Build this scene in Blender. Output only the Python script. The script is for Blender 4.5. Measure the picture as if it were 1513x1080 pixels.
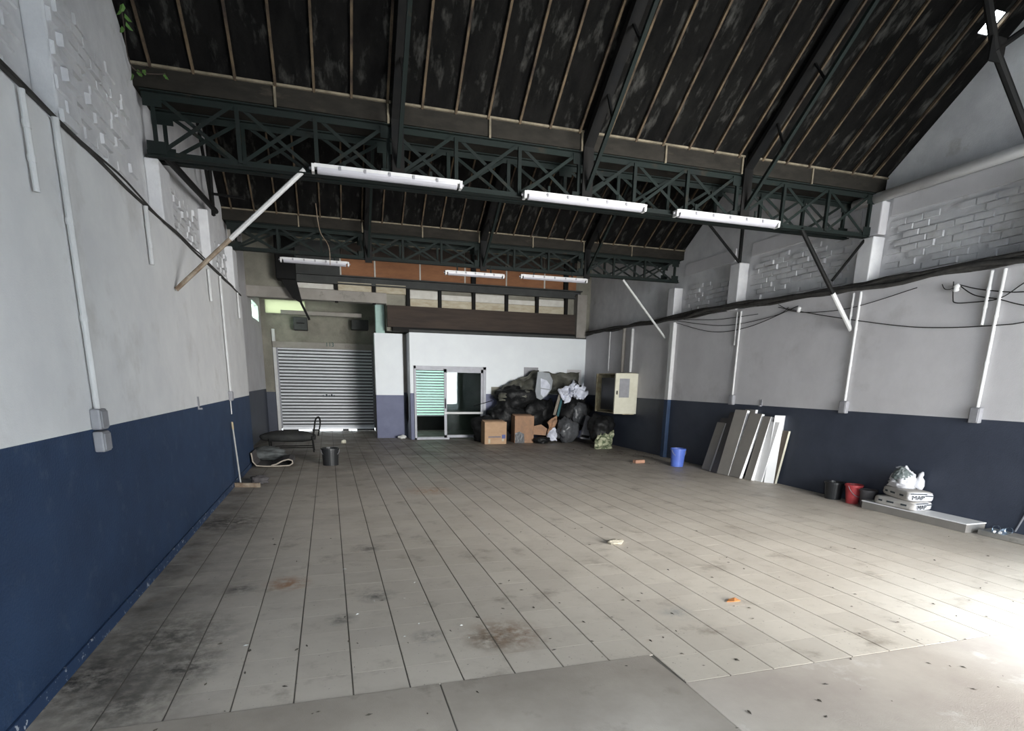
import bpy, bmesh, math, random
from mathutils import Vector, Matrix, noise as mn
random.seed(7)
S = bpy.context.scene
for o in list(bpy.data.objects): bpy.data.objects.remove(o)
COL = S.collection
# ------------------------------------------------------------------ camera
FPX, CX, CY = 845.76, 748.98, 763.36
YAW, PITCH, ROLL = 0.298945, -0.232193, 0.017285
C0 = Vector((1.6056, 0.0, 1.7972)); W = 9.676
Fv = Vector((math.sin(YAW)*math.cos(PITCH), math.cos(YAW)*math.cos(PITCH), math.sin(PITCH)))
Rv = Vector((math.cos(YAW), -math.sin(YAW), 0)); Uv = Rv.cross(Fv)
Rv, Uv = math.cos(ROLL)*Rv+math.sin(ROLL)*Uv, -math.sin(ROLL)*Rv+math.cos(ROLL)*Uv
cd = bpy.data.cameras.new('camera'); cam = bpy.data.objects.new('camera', cd); COL.objects.link(cam)
cd.sensor_fit = 'HORIZONTAL'; cd.sensor_width = 36; cd.lens = FPX*36/1513
cd.shift_x = (756.5-CX)/1513; cd.shift_y = (CY-540)/1513; cd.clip_start = .05; cd.clip_end = 200
m = Matrix((Rv, Uv, -Fv)).transposed().to_4x4(); m.translation = C0; cam.matrix_world = m
S.camera = cam
def at(ax, v, x, y):
    """photo pixel -> point on the plane ax = v"""
    d = Fv+Rv*((x-CX)/FPX)-Uv*((y-CY)/FPX); i = 'XYZ'.index(ax)
    return C0+d*((v-C0[i])/d[i])
def proj(P):
    d = Vector(P)-C0; z = d.dot(Fv)
    return (CX+FPX*d.dot(Rv)/z, CY-FPX*d.dot(Uv)/z, z)
# ------------------------------------------------------------------ light
wd = bpy.data.worlds.new('sky'); S.world = wd; wd.use_nodes = True
bg = wd.node_tree.nodes['Background']; bg.inputs[0].default_value = (.86, .94, 1, 1); bg.inputs[1].default_value = 9.0
vs = S.view_settings; vs.view_transform = 'Standard'; vs.look = 'None'; vs.gamma = 1; vs.use_curve_mapping = False
vs.exposure = 0.6
DOX0, DOX1, DOZ = .5, 3.0, 2.5                       # unseen door opening added to brighten the left foreground
OPX0, OPX1, OPZ, FY = 5.4, 9.5, 3.5, -0.6            # front opening out of frame
def area(name, loc, rot, sx, sy, e, col, spread=180, portal=False):
    l = bpy.data.lights.new(name, 'AREA'); l.shape = 'RECTANGLE'; l.size = sx; l.size_y = sy; l.energy = e; l.color = col
    l.spread = math.radians(spread)
    o = bpy.data.objects.new(name, l); COL.objects.link(o); o.location = loc; o.rotation_euler = rot
    if portal: l.cycles.is_portal = True
    return o
area('front_opening_portal', ((OPX0+OPX1)/2, FY-.02, OPZ/2), (math.radians(90), 0, 0), OPX1-OPX0, OPZ, 1, (1, 1, 1), portal=True)
area('added_door_portal', ((DOX0+DOX1)/2, FY-.02, DOZ/2), (math.radians(90), 0, 0), DOX1-DOX0, DOZ, 1, (1, 1, 1), portal=True)
area('front_daylight', ((OPX0+OPX1)/2, FY-.3, OPZ/2+.1), (math.radians(91), 0, math.radians(12)), OPX1-OPX0-.3, OPZ-.5, 300, (1, .98, .94), 72)
sl = bpy.data.lights.new('sun', 'SUN'); sl.energy = 9; sl.angle = math.radians(16); sl.color = (.72, .86, 1)
so = bpy.data.objects.new('sun', sl); COL.objects.link(so); so.location = (9, -8, 8)
so.rotation_euler = Vector((.18, 1, -.88)).to_track_quat('-Z', 'Y').to_euler()
# ------------------------------------------------------------------ materials
def N(nt, t, **k):
    n = nt.nodes.new(t)
    for a, b in k.items(): setattr(n, a, b)
    return n
MATS = {}
def mat(name, col, rough=.7, metal=0, col2=None, scale=3, detail=5, stretch=(1, 1, 1), lo=.35, hi=.65, bump=0, bscale=40, spec=.4, col3=None, scale3=1.2, lo3=.55, hi3=.7, trans=0, alpha=1, coat=0):
    if name in MATS: return MATS[name]
    m = bpy.data.materials.new(name); m.use_nodes = True; nt = m.node_tree; b = nt.nodes['Principled BSDF']
    L = nt.links.new
    b.inputs['Roughness'].default_value = rough; b.inputs['Metallic'].default_value = metal
    b.inputs['Specular IOR Level'].default_value = spec
    b.inputs['Transmission Weight'].default_value = trans; b.inputs['Alpha'].default_value = alpha
    b.inputs['Coat Weight'].default_value = coat
    if col2 is None: col2 = tuple(c*.82 for c in col)
    g = N(nt, 'ShaderNodeNewGeometry'); mp = N(nt, 'ShaderNodeMapping'); mp.inputs['Scale'].default_value = stretch
    L(g.outputs['Position'], mp.inputs[0])
    def layer(prev, c, sc, l, h, det):
        n = N(nt, 'ShaderNodeTexNoise'); n.inputs['Scale'].default_value = sc; n.inputs['Detail'].default_value = det; n.inputs['Roughness'].default_value = .65
        L(mp.outputs[0], n.inputs['Vector'])
        r = N(nt, 'ShaderNodeMapRange'); r.inputs[1].default_value = l; r.inputs[2].default_value = h; L(n.outputs['Fac'], r.inputs[0])
        x = N(nt, 'ShaderNodeMix', data_type='RGBA'); L(r.outputs[0], x.inputs[0])
        if isinstance(prev, tuple): x.inputs[6].default_value = (*prev, 1)
        else: L(prev, x.inputs[6])
        x.inputs[7].default_value = (*c, 1)
        return x.outputs[2]
    o = layer(col, col2, scale, lo, hi, detail)
    if col3: o = layer(o, col3, scale3, lo3, hi3, 8)
    L(o, b.inputs['Base Color'])
    if bump:
        n = N(nt, 'ShaderNodeTexNoise'); n.inputs['Scale'].default_value = bscale; n.inputs['Detail'].default_value = 4; L(g.outputs['Position'], n.inputs['Vector'])
        bp = N(nt, 'ShaderNodeBump'); bp.inputs['Strength'].default_value = bump; bp.inputs['Distance'].default_value = .02
        L(n.outputs['Fac'], bp.inputs['Height']); L(bp.outputs[0], b.inputs['Normal'])
    MATS[name] = m; return m
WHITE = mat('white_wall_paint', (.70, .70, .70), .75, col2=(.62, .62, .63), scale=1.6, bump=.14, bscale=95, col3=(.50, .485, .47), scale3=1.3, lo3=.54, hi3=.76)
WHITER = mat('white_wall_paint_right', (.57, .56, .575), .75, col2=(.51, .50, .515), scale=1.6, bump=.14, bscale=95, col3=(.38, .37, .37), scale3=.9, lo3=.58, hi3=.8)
BRICKW = mat('white_painted_brick', (.62, .62, .63), .8, col2=(.52, .52, .54), scale=3, bump=.22, bscale=70, col3=(.36, .35, .33), scale3=2.2, lo3=.6, hi3=.78)
OFFW = mat('office_white_paint', (.70, .735, .755), .6, col2=(.66, .69, .72), scale=1.5, bump=.1)
BLUE = mat('blue_wall_paint', (.022, .047, .102), .6, col2=(.015, .033, .075), scale=2.2, bump=.25, bscale=60, col3=(.058, .085, .135), scale3=5, lo3=.56, hi3=.78)
BLUER = mat('blue_wall_paint_right', (.046, .055, .080), .55, col2=(.036, .044, .066), scale=2.2, bump=.15, bscale=70)
BLUEP = mat('blue_grey_paint', (.115, .125, .20), .6, col2=(.09, .10, .17), scale=2)
CONC = mat('grey_concrete', (.30, .28, .255), .85, col2=(.22, .205, .185), scale=1.3, bump=.12, bscale=120, col3=(.13, .12, .105), scale3=3.1, lo3=.62, hi3=.78)
APRON = mat('worn_apron_concrete', (.35, .31, .265), .85, col2=(.27, .235, .20), scale=1.3, bump=.12, bscale=120, col3=(.20, .175, .15), scale3=3.1, lo3=.58, hi3=.76)
CONCL = mat('pale_concrete', (.46, .41, .355), .85, col2=(.37, .32, .28), scale=1.1, bump=.12, bscale=120, col3=(.60, .57, .53), scale3=2.0, lo3=.58, hi3=.74)
GROUT = mat('dark_grout', (.11, .10, .09), .9, col2=(.16, .145, .12), scale=1.2)
BEIGEW = mat('beige_render', (.24, .23, .19), .9, col2=(.17, .163, .135), scale=2, bump=.4, bscale=20, col3=(.14, .13, .11), scale3=2.3, lo3=.56, hi3=.75)
ROOF = mat('black_roof_board', (.007, .0068, .0064), .95, col2=(.003, .003, .003), scale=2.2, stretch=(3, 1, 1), bump=.3, bscale=25, spec=.08, col3=(.050, .049, .045), scale3=2.6, lo3=.54, hi3=.74)
RIB = mat('rusty_tan_rib', (.105, .075, .043), .85, col2=(.022, .014, .010), scale=3.5, stretch=(1, 1, 1))
STEEL = mat('dark_green_steel', (.011, .0165, .015), .65, 0, spec=.1, col2=(.012, .015, .0145), scale=3, col3=(.032, .025, .018), scale3=4, lo3=.6, hi3=.75)
BLACKST = mat('black_steel', (.006, .0065, .007), .65, 0, spec=.12, col2=(.010, .0095, .009), scale=3)
GUTTER = mat('gutter_boards', (.026, .0235, .020), .9, spec=.08, col2=(.016, .015, .013), scale=4, stretch=(1, 1, 3), col3=(.07, .06, .047), scale3=2, lo3=.6, hi3=.8)
LIP = mat('tan_lip', (.20, .17, .12), .85, col2=(.10, .085, .06), scale=6)
PVC = mat('white_plastic', (.54, .54, .54), .5, col2=(.47, .47, .47), scale=4)
PVCL = mat('lamp_diffuser', (.39, .38, .42), .4, col2=(.35, .35, .38), scale=4, spec=.6)
GREYP = mat('grey_plastic', (.26, .26, .28), .5, col2=(.22, .22, .235), scale=8)
ALU = mat('aluminium', (.24, .245, .27), .5, .3, col2=(.2, .205, .225), scale=6)
SHUT = mat('galvanised_shutter', (.74, .76, .80), .45, .2, col2=(.62, .64, .68), scale=2, stretch=(1, 1, 8))
BLACKP = mat('black_bag_plastic', (.007, .007, .0075), .5, spec=.22, col2=(.012, .0125, .013), scale=3, bump=.5, bscale=22)
DARKT = mat('dark_cloth', (.020, .021, .022), .85, col2=(.035, .036, .033), scale=4, bump=.4, bscale=20)
OLIVE = mat('olive_tarpaulin', (.10, .098, .078), .6, col2=(.05, .05, .042), scale=5, bump=.5, bscale=12)
GREYBAG = mat('grey_bag_plastic', (.085, .088, .095), .32, col2=(.055, .057, .06), scale=4, bump=.5, bscale=14, col3=(.30, .30, .32), scale3=6, lo3=.66, hi3=.74)
WHITEBAG = mat('white_bag_plastic', (.66, .68, .76), .45, col2=(.48, .50, .58), scale=5, bump=.4, bscale=14)
CARD = mat('cardboard', (.40, .265, .165), .85, col2=(.34, .22, .135), scale=4, stretch=(1, 1, 2))
CARDD = mat('stained_cardboard', (.34, .195, .115), .85, col2=(.24, .15, .10), scale=5)
CREAM = mat('cream_enamel', (.60, .58, .48), .45, col2=(.52, .50, .40), scale=4)
CREAMD = mat('dirty_cream_enamel', (.42, .38, .26), .55, col2=(.25, .20, .12), scale=7)
PANELG = mat('grey_laminate', (.24, .225, .205), .6, col2=(.215, .20, .185), scale=3)
PANELW = mat('white_panel', (.80, .80, .80), .5, col2=(.75, .75, .76), scale=3)
PANELB = mat('brown_laminate', (.13, .105, .08), .6, col2=(.11, .088, .068), scale=3)
PANELD = mat('dark_laminate', (.07, .065, .07), .6)
ORANGE = mat('orange_boarding', (.30, .135, .062), .8, col2=(.23, .10, .048), scale=3, stretch=(1, 1, 3), col3=(.12, .06, .035), scale3=2, lo3=.62, hi3=.8)
BROWN = mat('dark_brown_timber', (.050, .036, .028), .85, col2=(.032, .024, .02), scale=3, stretch=(.4, 1, 4))
DGREY = mat('dark_grey_beam', (.055, .058, .056), .8, col2=(.038, .04, .04), scale=3)
CREAMB = mat('cream_block', (.46, .42, .33), .85, col2=(.36, .31, .22), scale=4, stretch=(1, 1, 3))
WHITEB = mat('white_block', (.58, .57, .53), .85, col2=(.48, .46, .42), scale=4)
MINT = mat('pale_green_paint', (.34, .48, .44), .7, col2=(.28, .40, .37), scale=3)
REDP = mat('red_plastic', (.42, .05, .055), .5, col2=(.34, .04, .045), scale=4)
BLUEPL = mat('blue_plastic', (.085, .15, .50), .45, col2=(.07, .12, .42), scale=4)
BLACKPL = mat('black_plastic', (.014, .015, .017), .35, col2=(.02, .021, .022), scale=4)
BAGP = mat('cement_sack_paper', (.46, .44, .42), .8, col2=(.40, .38, .36), scale=8, bump=.3, bscale=25)
BAGW = mat('white_sack_paper', (.54, .54, .56), .75, col2=(.46, .46, .49), scale=8, bump=.3, bscale=25)
INK = mat('dark_ink', (.035, .045, .055), .8)
INKB = mat('blue_ink', (.10, .12, .28), .8)
GREENINK = mat('green_sign_ink', (.02, .08, .07), .7)
CARPET = mat('grey_carpet', (.085, .078, .080), .95, col2=(.06, .055, .056), scale=30)
CARPETE = mat('carpet_backing', (.34, .30, .25), .95, col2=(.26, .23, .19), scale=20)
WOODP = mat('pale_wood', (.42, .34, .22), .7, col2=(.34, .27, .17), scale=5, stretch=(3, 3, .5))
STONE = mat('pale_stone', (.42, .38, .30), .9, col2=(.22, .20, .16), scale=12, bump=.5)
BRICKT = mat('terracotta_brick', (.42, .23, .15), .9, col2=(.30, .17, .12), scale=10)
DEB = mat('dark_litter', (.035, .03, .026), .9, col2=(.10, .085, .065), scale=9)
WDEB = mat('white_litter', (.60, .60, .58), .8)
LEAFM = mat('green_leaf', (.10, .20, .045), .5, col2=(.06, .13, .03), scale=9)
LEAFO = mat('orange_leaf', (.50, .20, .06), .8, col2=(.36, .15, .05), scale=20)
CABLEM = mat('black_cable', (.012, .012, .012), .6)
DUST = mat('dusty_cable', (.022, .021, .020), .9, col2=(.05, .047, .043), scale=8)
FLORAL = mat('floral_sack', (.46, .47, .32), .7, col2=(.12, .15, .085), scale=9, lo=.46, hi=.54, bump=.4, bscale=12)
RUST = mat('rusty_tube', (.30, .25, .19), .7, col2=(.15, .10, .065), scale=8)
EXT = mat('outside_concrete', (.55, .56, .56), .9)
def glass(name, col, trans=1.0, rough=.0, translucent=False):
    m = bpy.data.materials.new(name); m.use_nodes = True; nt = m.node_tree; L = nt.links.new
    b = nt.nodes['Principled BSDF']; out = nt.nodes['Material Output']
    if translucent:
        t = N(nt, 'ShaderNodeBsdfTranslucent'); t.inputs[0].default_value = (*col, 1); L(t.outputs[0], out.inputs[0])
    else:
        t = N(nt, 'ShaderNodeBsdfTransparent'); t.inputs[0].default_value = (*col, 1)
        g = N(nt, 'ShaderNodeBsdfGlossy'); g.inputs['Roughness'].default_value = rough; g.inputs[0].default_value = (.9, .95, 1, 1)
        f = N(nt, 'ShaderNodeFresnel'); f.inputs[0].default_value = 1.2
        x = N(nt, 'ShaderNodeMixShader'); L(f.outputs[0], x.inputs[0]); L(t.outputs[0], x.inputs[1]); L(g.outputs[0], x.inputs[2]); L(x.outputs[0], out.inputs[0])
    return m
GLASS = glass('clear_glass', (.72, .80, .78))
GREENPANE = glass('green_translucent_pane', (.58, .68, .58), translucent=True)
YELPANE = glass('yellow_translucent_pane', (.30, .31, .235), translucent=True)
OFFPANE = glass('office_translucent_pane', (.29, .37, .32), translucent=True)
BOTTLE = glass('clear_plastic', (.80, .86, .92), rough=.35)
# floor tile material: per-tile tone, dirt, stains with their own shapes
TILE = .33; GX, GY = .0042, 3.0673
def tile_mat():
    m = bpy.data.materials.new('beige_floor_tile'); m.use_nodes = True; nt = m.node_tree; L = nt.links.new; b = nt.nodes['Principled BSDF']
    g = N(nt, 'ShaderNodeNewGeometry'); P = g.outputs['Position']
    sub = N(nt, 'ShaderNodeVectorMath', operation='SUBTRACT'); sub.inputs[1].default_value = (GX, GY, 0); L(P, sub.inputs[0])
    sn = N(nt, 'ShaderNodeVectorMath', operation='DIVIDE'); sn.inputs[1].default_value = (TILE, TILE, 1000); L(sub.outputs[0], sn.inputs[0])
    fl = N(nt, 'ShaderNodeVectorMath', operation='FLOOR'); L(sn.outputs[0], fl.inputs[0])
    wn = N(nt, 'ShaderNodeTexWhiteNoise'); L(fl.outputs[0], wn.inputs['Vector'])
    def mix(fac, a, c, clampv=1.0):
        x = N(nt, 'ShaderNodeMix', data_type='RGBA')
        s = N(nt, 'ShaderNodeMath', operation='MULTIPLY'); s.inputs[1].default_value = clampv; s.use_clamp = True; L(fac, s.inputs[0]); L(s.outputs[0], x.inputs[0])
        if isinstance(a, tuple): x.inputs[6].default_value = (*a, 1)
        else: L(a, x.inputs[6])
        x.inputs[7].default_value = (*c, 1); return x.outputs[2]
    def nz(sc, lo, hi, det=6, st=(1, 1, 1)):
        mp = N(nt, 'ShaderNodeMapping'); mp.inputs['Scale'].default_value = st; L(P, mp.inputs[0])
        n = N(nt, 'ShaderNodeTexNoise'); n.inputs['Scale'].default_value = sc; n.inputs['Detail'].default_value = det; n.inputs['Roughness'].default_value = .68; L(mp.outputs[0], n.inputs['Vector'])
        r = N(nt, 'ShaderNodeMapRange'); r.inputs[1].default_value = lo; r.inputs[2].default_value = hi; L(n.outputs['Fac'], r.inputs[0]); return r.outputs[0]
    c = mix(wn.outputs['Value'], (.57, .515, .445), (.50, .45, .39))
    c = mix(nz(.55, .40, .72), c, (.38, .335, .28), .6)
    c = mix(nz(4, .52, .75), c, (.38, .335, .285), .5)
    sepc = N(nt, 'ShaderNodeSeparateXYZ'); L(P, sepc.inputs[0])
    # trodden-in dirt along the left wall; darker brown tone over the back half
    def ramp(out, a, bb):
        r = N(nt, 'ShaderNodeMapRange'); r.inputs[1].default_value = a; r.inputs[2].default_value = bb; L(out, r.inputs[0]); return r.outputs[0]
    def mul(a, bb):
        x = N(nt, 'ShaderNodeMath', operation='MULTIPLY'); L(a, x.inputs[0]); L(bb, x.inputs[1]); return x.outputs[0]
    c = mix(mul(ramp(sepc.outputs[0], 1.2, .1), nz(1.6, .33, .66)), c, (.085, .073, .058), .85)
    c = mix(mul(ramp(sepc.outputs[1], 8.5, 14), nz(1.1, .15, .6)), c, (.16, .135, .115), .85)
    c = mix(nz(38, .68, .73, 2), c, (.09, .08, .07), .7)
    c = mix(nz(2.2, .57, .72, 8), c, (.20, .165, .13), .7)
    c = mix(nz(3.1, .66, .74, 8), c, (.36, .21, .12), .6)
    c = mix(nz(13, .715, .76, 3), c, (.12, .10, .085), .7)
    stains = [((270, 985), .28, (.05, .045, .04)), ((335, 772), .55, (.06, .05, .04)), ((425, 862), .20, (.33, .15, .06)), ((745, 938), .30, (.20, .12, .07)), ((555, 880), .16, (.13, .12, .11)),
              ((545, 810), .18, (.16, .14, .12)), ((634, 940), .13, (.19, .17, .15)), ((635, 725), .4, (.42, .25, .15)), ((725, 945), .18, (.12, .09, .06)), ((505, 915), .12, (.15, .14, .12)), ((355, 870), .14, (.07, .06, .055)),
              ((680, 672), .5, (.45, .43, .40)), ((620, 670), .5, (.12, .10, .09)), ((1000, 905), .15, (.30, .29, .27)), ((240, 945), .5, (.10, .09, .075)), ((180, 1040), .35, (.11, .10, .085)), ((120, 1005), .45, (.045, .04, .035))]
    for q, r, k in stains:
        w = at('Z', 0, *q)
        d = N(nt, 'ShaderNodeVectorMath', operation='DISTANCE'); d.inputs[1].default_value = w; L(P, d.inputs[0])
        c = mix(mul(ramp(d.outputs['Value'], r*1.2, r*.15), nz(9+3*r, .38, .58)), c, k, .95)
    L(c, b.inputs['Base Color']); b.inputs['Roughness'].default_value = .42; b.inputs['Specular IOR Level'].default_value = .4
    L(nz(5, .3, .7), N(nt, 'ShaderNodeMath').inputs[0])
    rr = N(nt, 'ShaderNodeMapRange'); rr.inputs[3].default_value = .36; rr.inputs[4].default_value = .7; L(nz(2.5, .3, .7), rr.inputs[0]); L(rr.outputs[0], b.inputs['Roughness'])
    return m
TILEM = tile_mat()
# ------------------------------------------------------------------ mesh helpers
V3 = Vector
class MB:
    def __init__(s): s.v = []; s.f = []; s.mi = []
    def add(s, vs, fs, mi=0):
        n = len(s.v); s.v += [tuple(v) for v in vs]; s.f += [tuple(i+n for i in f) for f in fs]; s.mi += [mi]*len(fs); return s
    def obox(s, o, a, b, c, mi=0):
        o, a, b, c = V3(o), V3(a), V3(b), V3(c)
        if a.cross(b).dot(c) < 0: a, b = b, a
        return s.add([o, o+a, o+a+b, o+b, o+c, o+a+c, o+a+b+c, o+b+c], [(0, 3, 2, 1), (4, 5, 6, 7), (0, 1, 5, 4), (1, 2, 6, 5), (2, 3, 7, 6), (3, 0, 4, 7)], mi)
    def box(s, x0, x1, y0, y1, z0, z1, mi=0): return s.obox((x0, y0, z0), (x1-x0, 0, 0), (0, y1-y0, 0), (0, 0, z1-z0), mi)
    def beam(s, p, q, w, h, up=(0, 0, 1), mi=0):
        p, q, up = V3(p), V3(q), V3(up); d = (q-p)
        a = d.cross(up)
        if a.length < 1e-5: a = d.cross(V3((0, 1, 0)))
        a = a.normalized()*w; b = a.cross(d).normalized()*h
        return s.obox(p-a/2-b/2, d, a, b, mi)
    def tube(s, pts, r, n=8, mi=0, rs=None):
        pts = [V3(p) for p in pts]; base = len(s.v); t0 = (pts[1]-pts[0]).normalized()
        a = t0.orthogonal().normalized(); k = len(pts)
        vs = []; fs = []
        for i, p in enumerate(pts):
            t = ((pts[min(i+1, k-1)]-pts[max(i-1, 0)])).normalized()
            a = (a-t*a.dot(t)).normalized(); b = t.cross(a); R = rs[i] if rs else r
            vs += [p+a*math.cos(2*math.pi*j/n)*R+b*math.sin(2*math.pi*j/n)*R for j in range(n)]
        for i in range(k-1):
            for j in range(n):
                fs.append((i*n+j, i*n+(j+1) % n, (i+1)*n+(j+1) % n, (i+1)*n+j))
        fs.append(tuple(range(n-1, -1, -1))); fs.append(tuple((k-1)*n+j for j in range(n)))
        return s.add(vs, fs, mi)
    def prism(s, poly, vec, mi=0):
        n = len(poly); vec = V3(vec); poly = [V3(p) for p in poly]
        return s.add(poly+[p+vec for p in poly], [tuple(range(n-1, -1, -1)), tuple(range(n, 2*n))]+[(i, (i+1) % n, n+(i+1) % n, n+i) for i in range(n)], mi)
    def lathe(s, c, prof, n=24, mi=0, closed=False):
        c = V3(c); vs = []; fs = []; k = len(prof)
        for r, z in prof: vs += [c+V3((r*math.cos(2*math.pi*j/n), r*math.sin(2*math.pi*j/n), z)) for j in range(n)]
        for i in range(k-1):
            for j in range(n): fs.append((i*n+j, i*n+(j+1) % n, (i+1)*n+(j+1) % n, (i+1)*n+j))
        if not closed: fs.append(tuple(range(n-1, -1, -1))); fs.append(tuple((k-1)*n+j for j in range(n)))
        return s.add(vs, fs, mi)
    def blob(s, c, r, seed=0, amp=.25, fr=1.6, sub=3, flat=None, mi=0, rot=0, ridge=.12, fn=None):
        bm = bmesh.new(); bmesh.ops.create_icosphere(bm, subdivisions=sub, radius=1); c = V3(c); ca, sa = math.cos(rot), math.sin(rot)
        vs = []
        for v in bm.verts:
            p = v.co.copy(); o = V3((seed*3.7, seed*1.3, seed*7.1))
            k = 1+amp*mn.noise(p*fr+o)+ridge*(abs(mn.noise(p*fr*2.7+o))-.25)+ridge*.5*mn.noise(p*fr*6+o)
            p = p*k
            if fn: p = fn(p)
            q = V3((p.x*r[0], p.y*r[1], p.z*r[2])); q = V3((q.x*ca-q.y*sa, q.x*sa+q.y*ca, q.z))+c
            if flat is not None and q.z < flat: q.z = flat+(q.z-flat)*.02
            vs.append(q)
        fs = [tuple(x.index for x in f.verts) for f in bm.faces]; bm.free()
        return s.add(vs, fs, mi)
    def mesh(s, name, mats, smooth=False):
        me = bpy.data.meshes.new(name); me.from_pydata(s.v, [], s.f)
        for x in (mats if isinstance(mats, (list, tuple)) else [mats]): me.materials.append(x)
        me.polygons.foreach_set('material_index', s.mi)
        if smooth: me.polygons.foreach_set('use_smooth', [True]*len(me.polygons))
        me.update(); return me
    def build(s, name, mats, parent=None, smooth=False, bevel=0):
        o = bpy.data.objects.new(name, s.mesh(name, mats, smooth)); COL.objects.link(o)
        if parent is not None: o.parent = parent; o.location = -org(parent)
        if bevel: 
            b = o.modifiers.new('bevel', 'BEVEL'); b.width = bevel; b.segments = 2; b.limit_method = 'ANGLE'
        return o
def org(o):
    p = V3(o.location)
    while o.parent: o = o.parent; p += V3(o.location)
    return p
def inst(name, me, loc, parent=None, rot=None, scale=None):
    o = bpy.data.objects.new(name, me); COL.objects.link(o)
    if parent is not None: o.parent = parent; o.location = V3(loc)-org(parent)
    else: o.location = loc
    if rot: o.rotation_euler = rot
    if scale: o.scale = scale
    return o
def tag(o, label, cat=None, group=None, kind=None):
    o['label'] = label
    if cat: o['category'] = cat
    if group: o['group'] = group
    if kind: o['kind'] = kind
    return o
def thing(name, loc, label, cat, group=None, kind=None):
    o = bpy.data.objects.new(name, None); o.empty_display_size = .1; COL.objects.link(o); o.location = loc
    return tag(o, label, cat, group, kind)
def text(name, s, size, M4, matl, parent, depth=.002):
    cu = bpy.data.curves.new(name, 'FONT'); cu.body = s; cu.size = size; cu.extrude = depth; cu.align_x = 'CENTER'; cu.align_y = 'CENTER'
    t = bpy.data.objects.new(name, cu); COL.objects.link(t); bpy.context.view_layer.update()
    me = bpy.data.meshes.new_from_object(t.evaluated_get(bpy.context.evaluated_depsgraph_get())); bpy.data.objects.remove(t)
    me.transform(M4); me.materials.clear(); me.materials.append(matl)
    o = bpy.data.objects.new(name, me); COL.objects.link(o); o.parent = parent; o.location = -org(parent); return o
def frame4(o, ex, ey):
    ex, ey = V3(ex).normalized(), V3(ey).normalized(); ez = ex.cross(ey)
    m = Matrix((ex, ey, ez)).transposed().to_4x4(); m.translation = V3(o); return m
def crisp(me, p=1): return me
# ================================================================== FLOOR
XL = -.4                                        # recessed part of the left wall
YB = 21.2                                       # back wall with the shutter
floor = MB().box(-1.0, W+.6, FY-.4, 21.45, -.2, -.006).build('floor', GROUT)
tag(floor, 'beige tiled warehouse floor with dark joints and stains', 'floor', kind='structure')
def clipt(x0, x1, y0, y1):
    """tile rectangle cut to the room and to the bare concrete in front"""
    ylo = 3.13 if (x0+x1)/2 < 3.63 else 2.75
    if x0 < 3.63 < x1: ylo = 3.13 if (3.63-x0) > (x1-3.63) else 2.75
    y0 = max(y0, ylo); x1 = min(x1, W); x0 = max(x0, XL if y0 > 13.3 else 0)
    return None if (x1-x0 < .02 or y1-y0 < .02) else (x0, x1, y0, y1)
def tile_geo(mb, x0, x1, y0, y1, dz=0.):
    gx, gy, b = .0045, .0009, .0012
    a = [(x0+gx, y0+gy), (x1-gx, y0+gy), (x1-gx, y1-gy), (x0+gx, y1-gy)]
    t = [(x0+gx+b, y0+gy), (x1-gx-b, y0+gy), (x1-gx-b, y1-gy), (x0+gx+b, y1-gy)]
    mb.add([(p[0], p[1], -.006) for p in a]+[(p[0], p[1], -.002+dz) for p in a]+[(p[0], p[1], dz) for p in t],
           [(8, 9, 10, 11)]+[(i, (i+1) % 4, 4+(i+1) % 4, 4+i) for i in range(4)]+[(4+i, 4+(i+1) % 4, 8+(i+1) % 4, 8+i) for i in range(4)])
tiles = []
for j in range(-1, 56):
    for i in range(-2, 31):
        r = clipt(GX+i*TILE, GX+(i+1)*TILE, GY+j*TILE, GY+(j+1)*TILE)
        if not r or r[2] > YB-.02: continue
        r = (r[0], r[1], r[2], min(r[3], YB))
        c = ((r[0]+r[1])/2, (r[2]+r[3])/2, 0); px, py, z = proj(c)
        inside = z > .3 and -40 < px < 1553 and py < 1110
        tiles.append((z if inside else 1e3+z, r))
tiles.sort(key=lambda t: t[0])
full = {}
for n, (z, r) in enumerate(tiles[:300]):
    w, h = round(r[1]-r[0], 3), round(r[3]-r[2], 3)
    if (w, h) not in full:
        mb = MB(); tile_geo(mb, 0, w, 0, h); full[(w, h)] = mb.mesh('tile', TILEM)
    inst('tile', full[(w, h)], (r[0], r[2], random.uniform(-.0002, .0)), floor)
mb = MB()
for z, r in tiles[300:]: tile_geo(mb, *r, dz=random.uniform(-.0002, .0))
tf = mb.build('tile_field', TILEM, floor); tf['kind'] = 'stuff'; tf['label'] = 'far floor tiles, darker brown towards the back'
MB().box(-.05, 2.158, FY-.4, 3.128, -.05, .004).build('concrete_slab', APRON, floor, bevel=.004)
MB().prism([(2.166, FY-.4, -.05), (3.62, FY-.4, -.05), (3.62, 2.745, -.05), (3.60, 3.128, -.05), (2.166, 3.128, -.05)], (0, 0, .053)).build('concrete_slab', APRON, floor, bevel=.004)
MB().box(3.626, W, FY-.4, 2.742, -.05, .001).build('concrete_slab', CONCL, floor, bevel=.004)
ext = MB().box(-30, 40, -30, FY-.4, -.3, -.05).box(-10, 20, 21.45, 40, -.3, -.02).build('floor_outside', EXT); tag(ext, 'pale concrete ground outside the building', 'ground', kind='structure')
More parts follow.
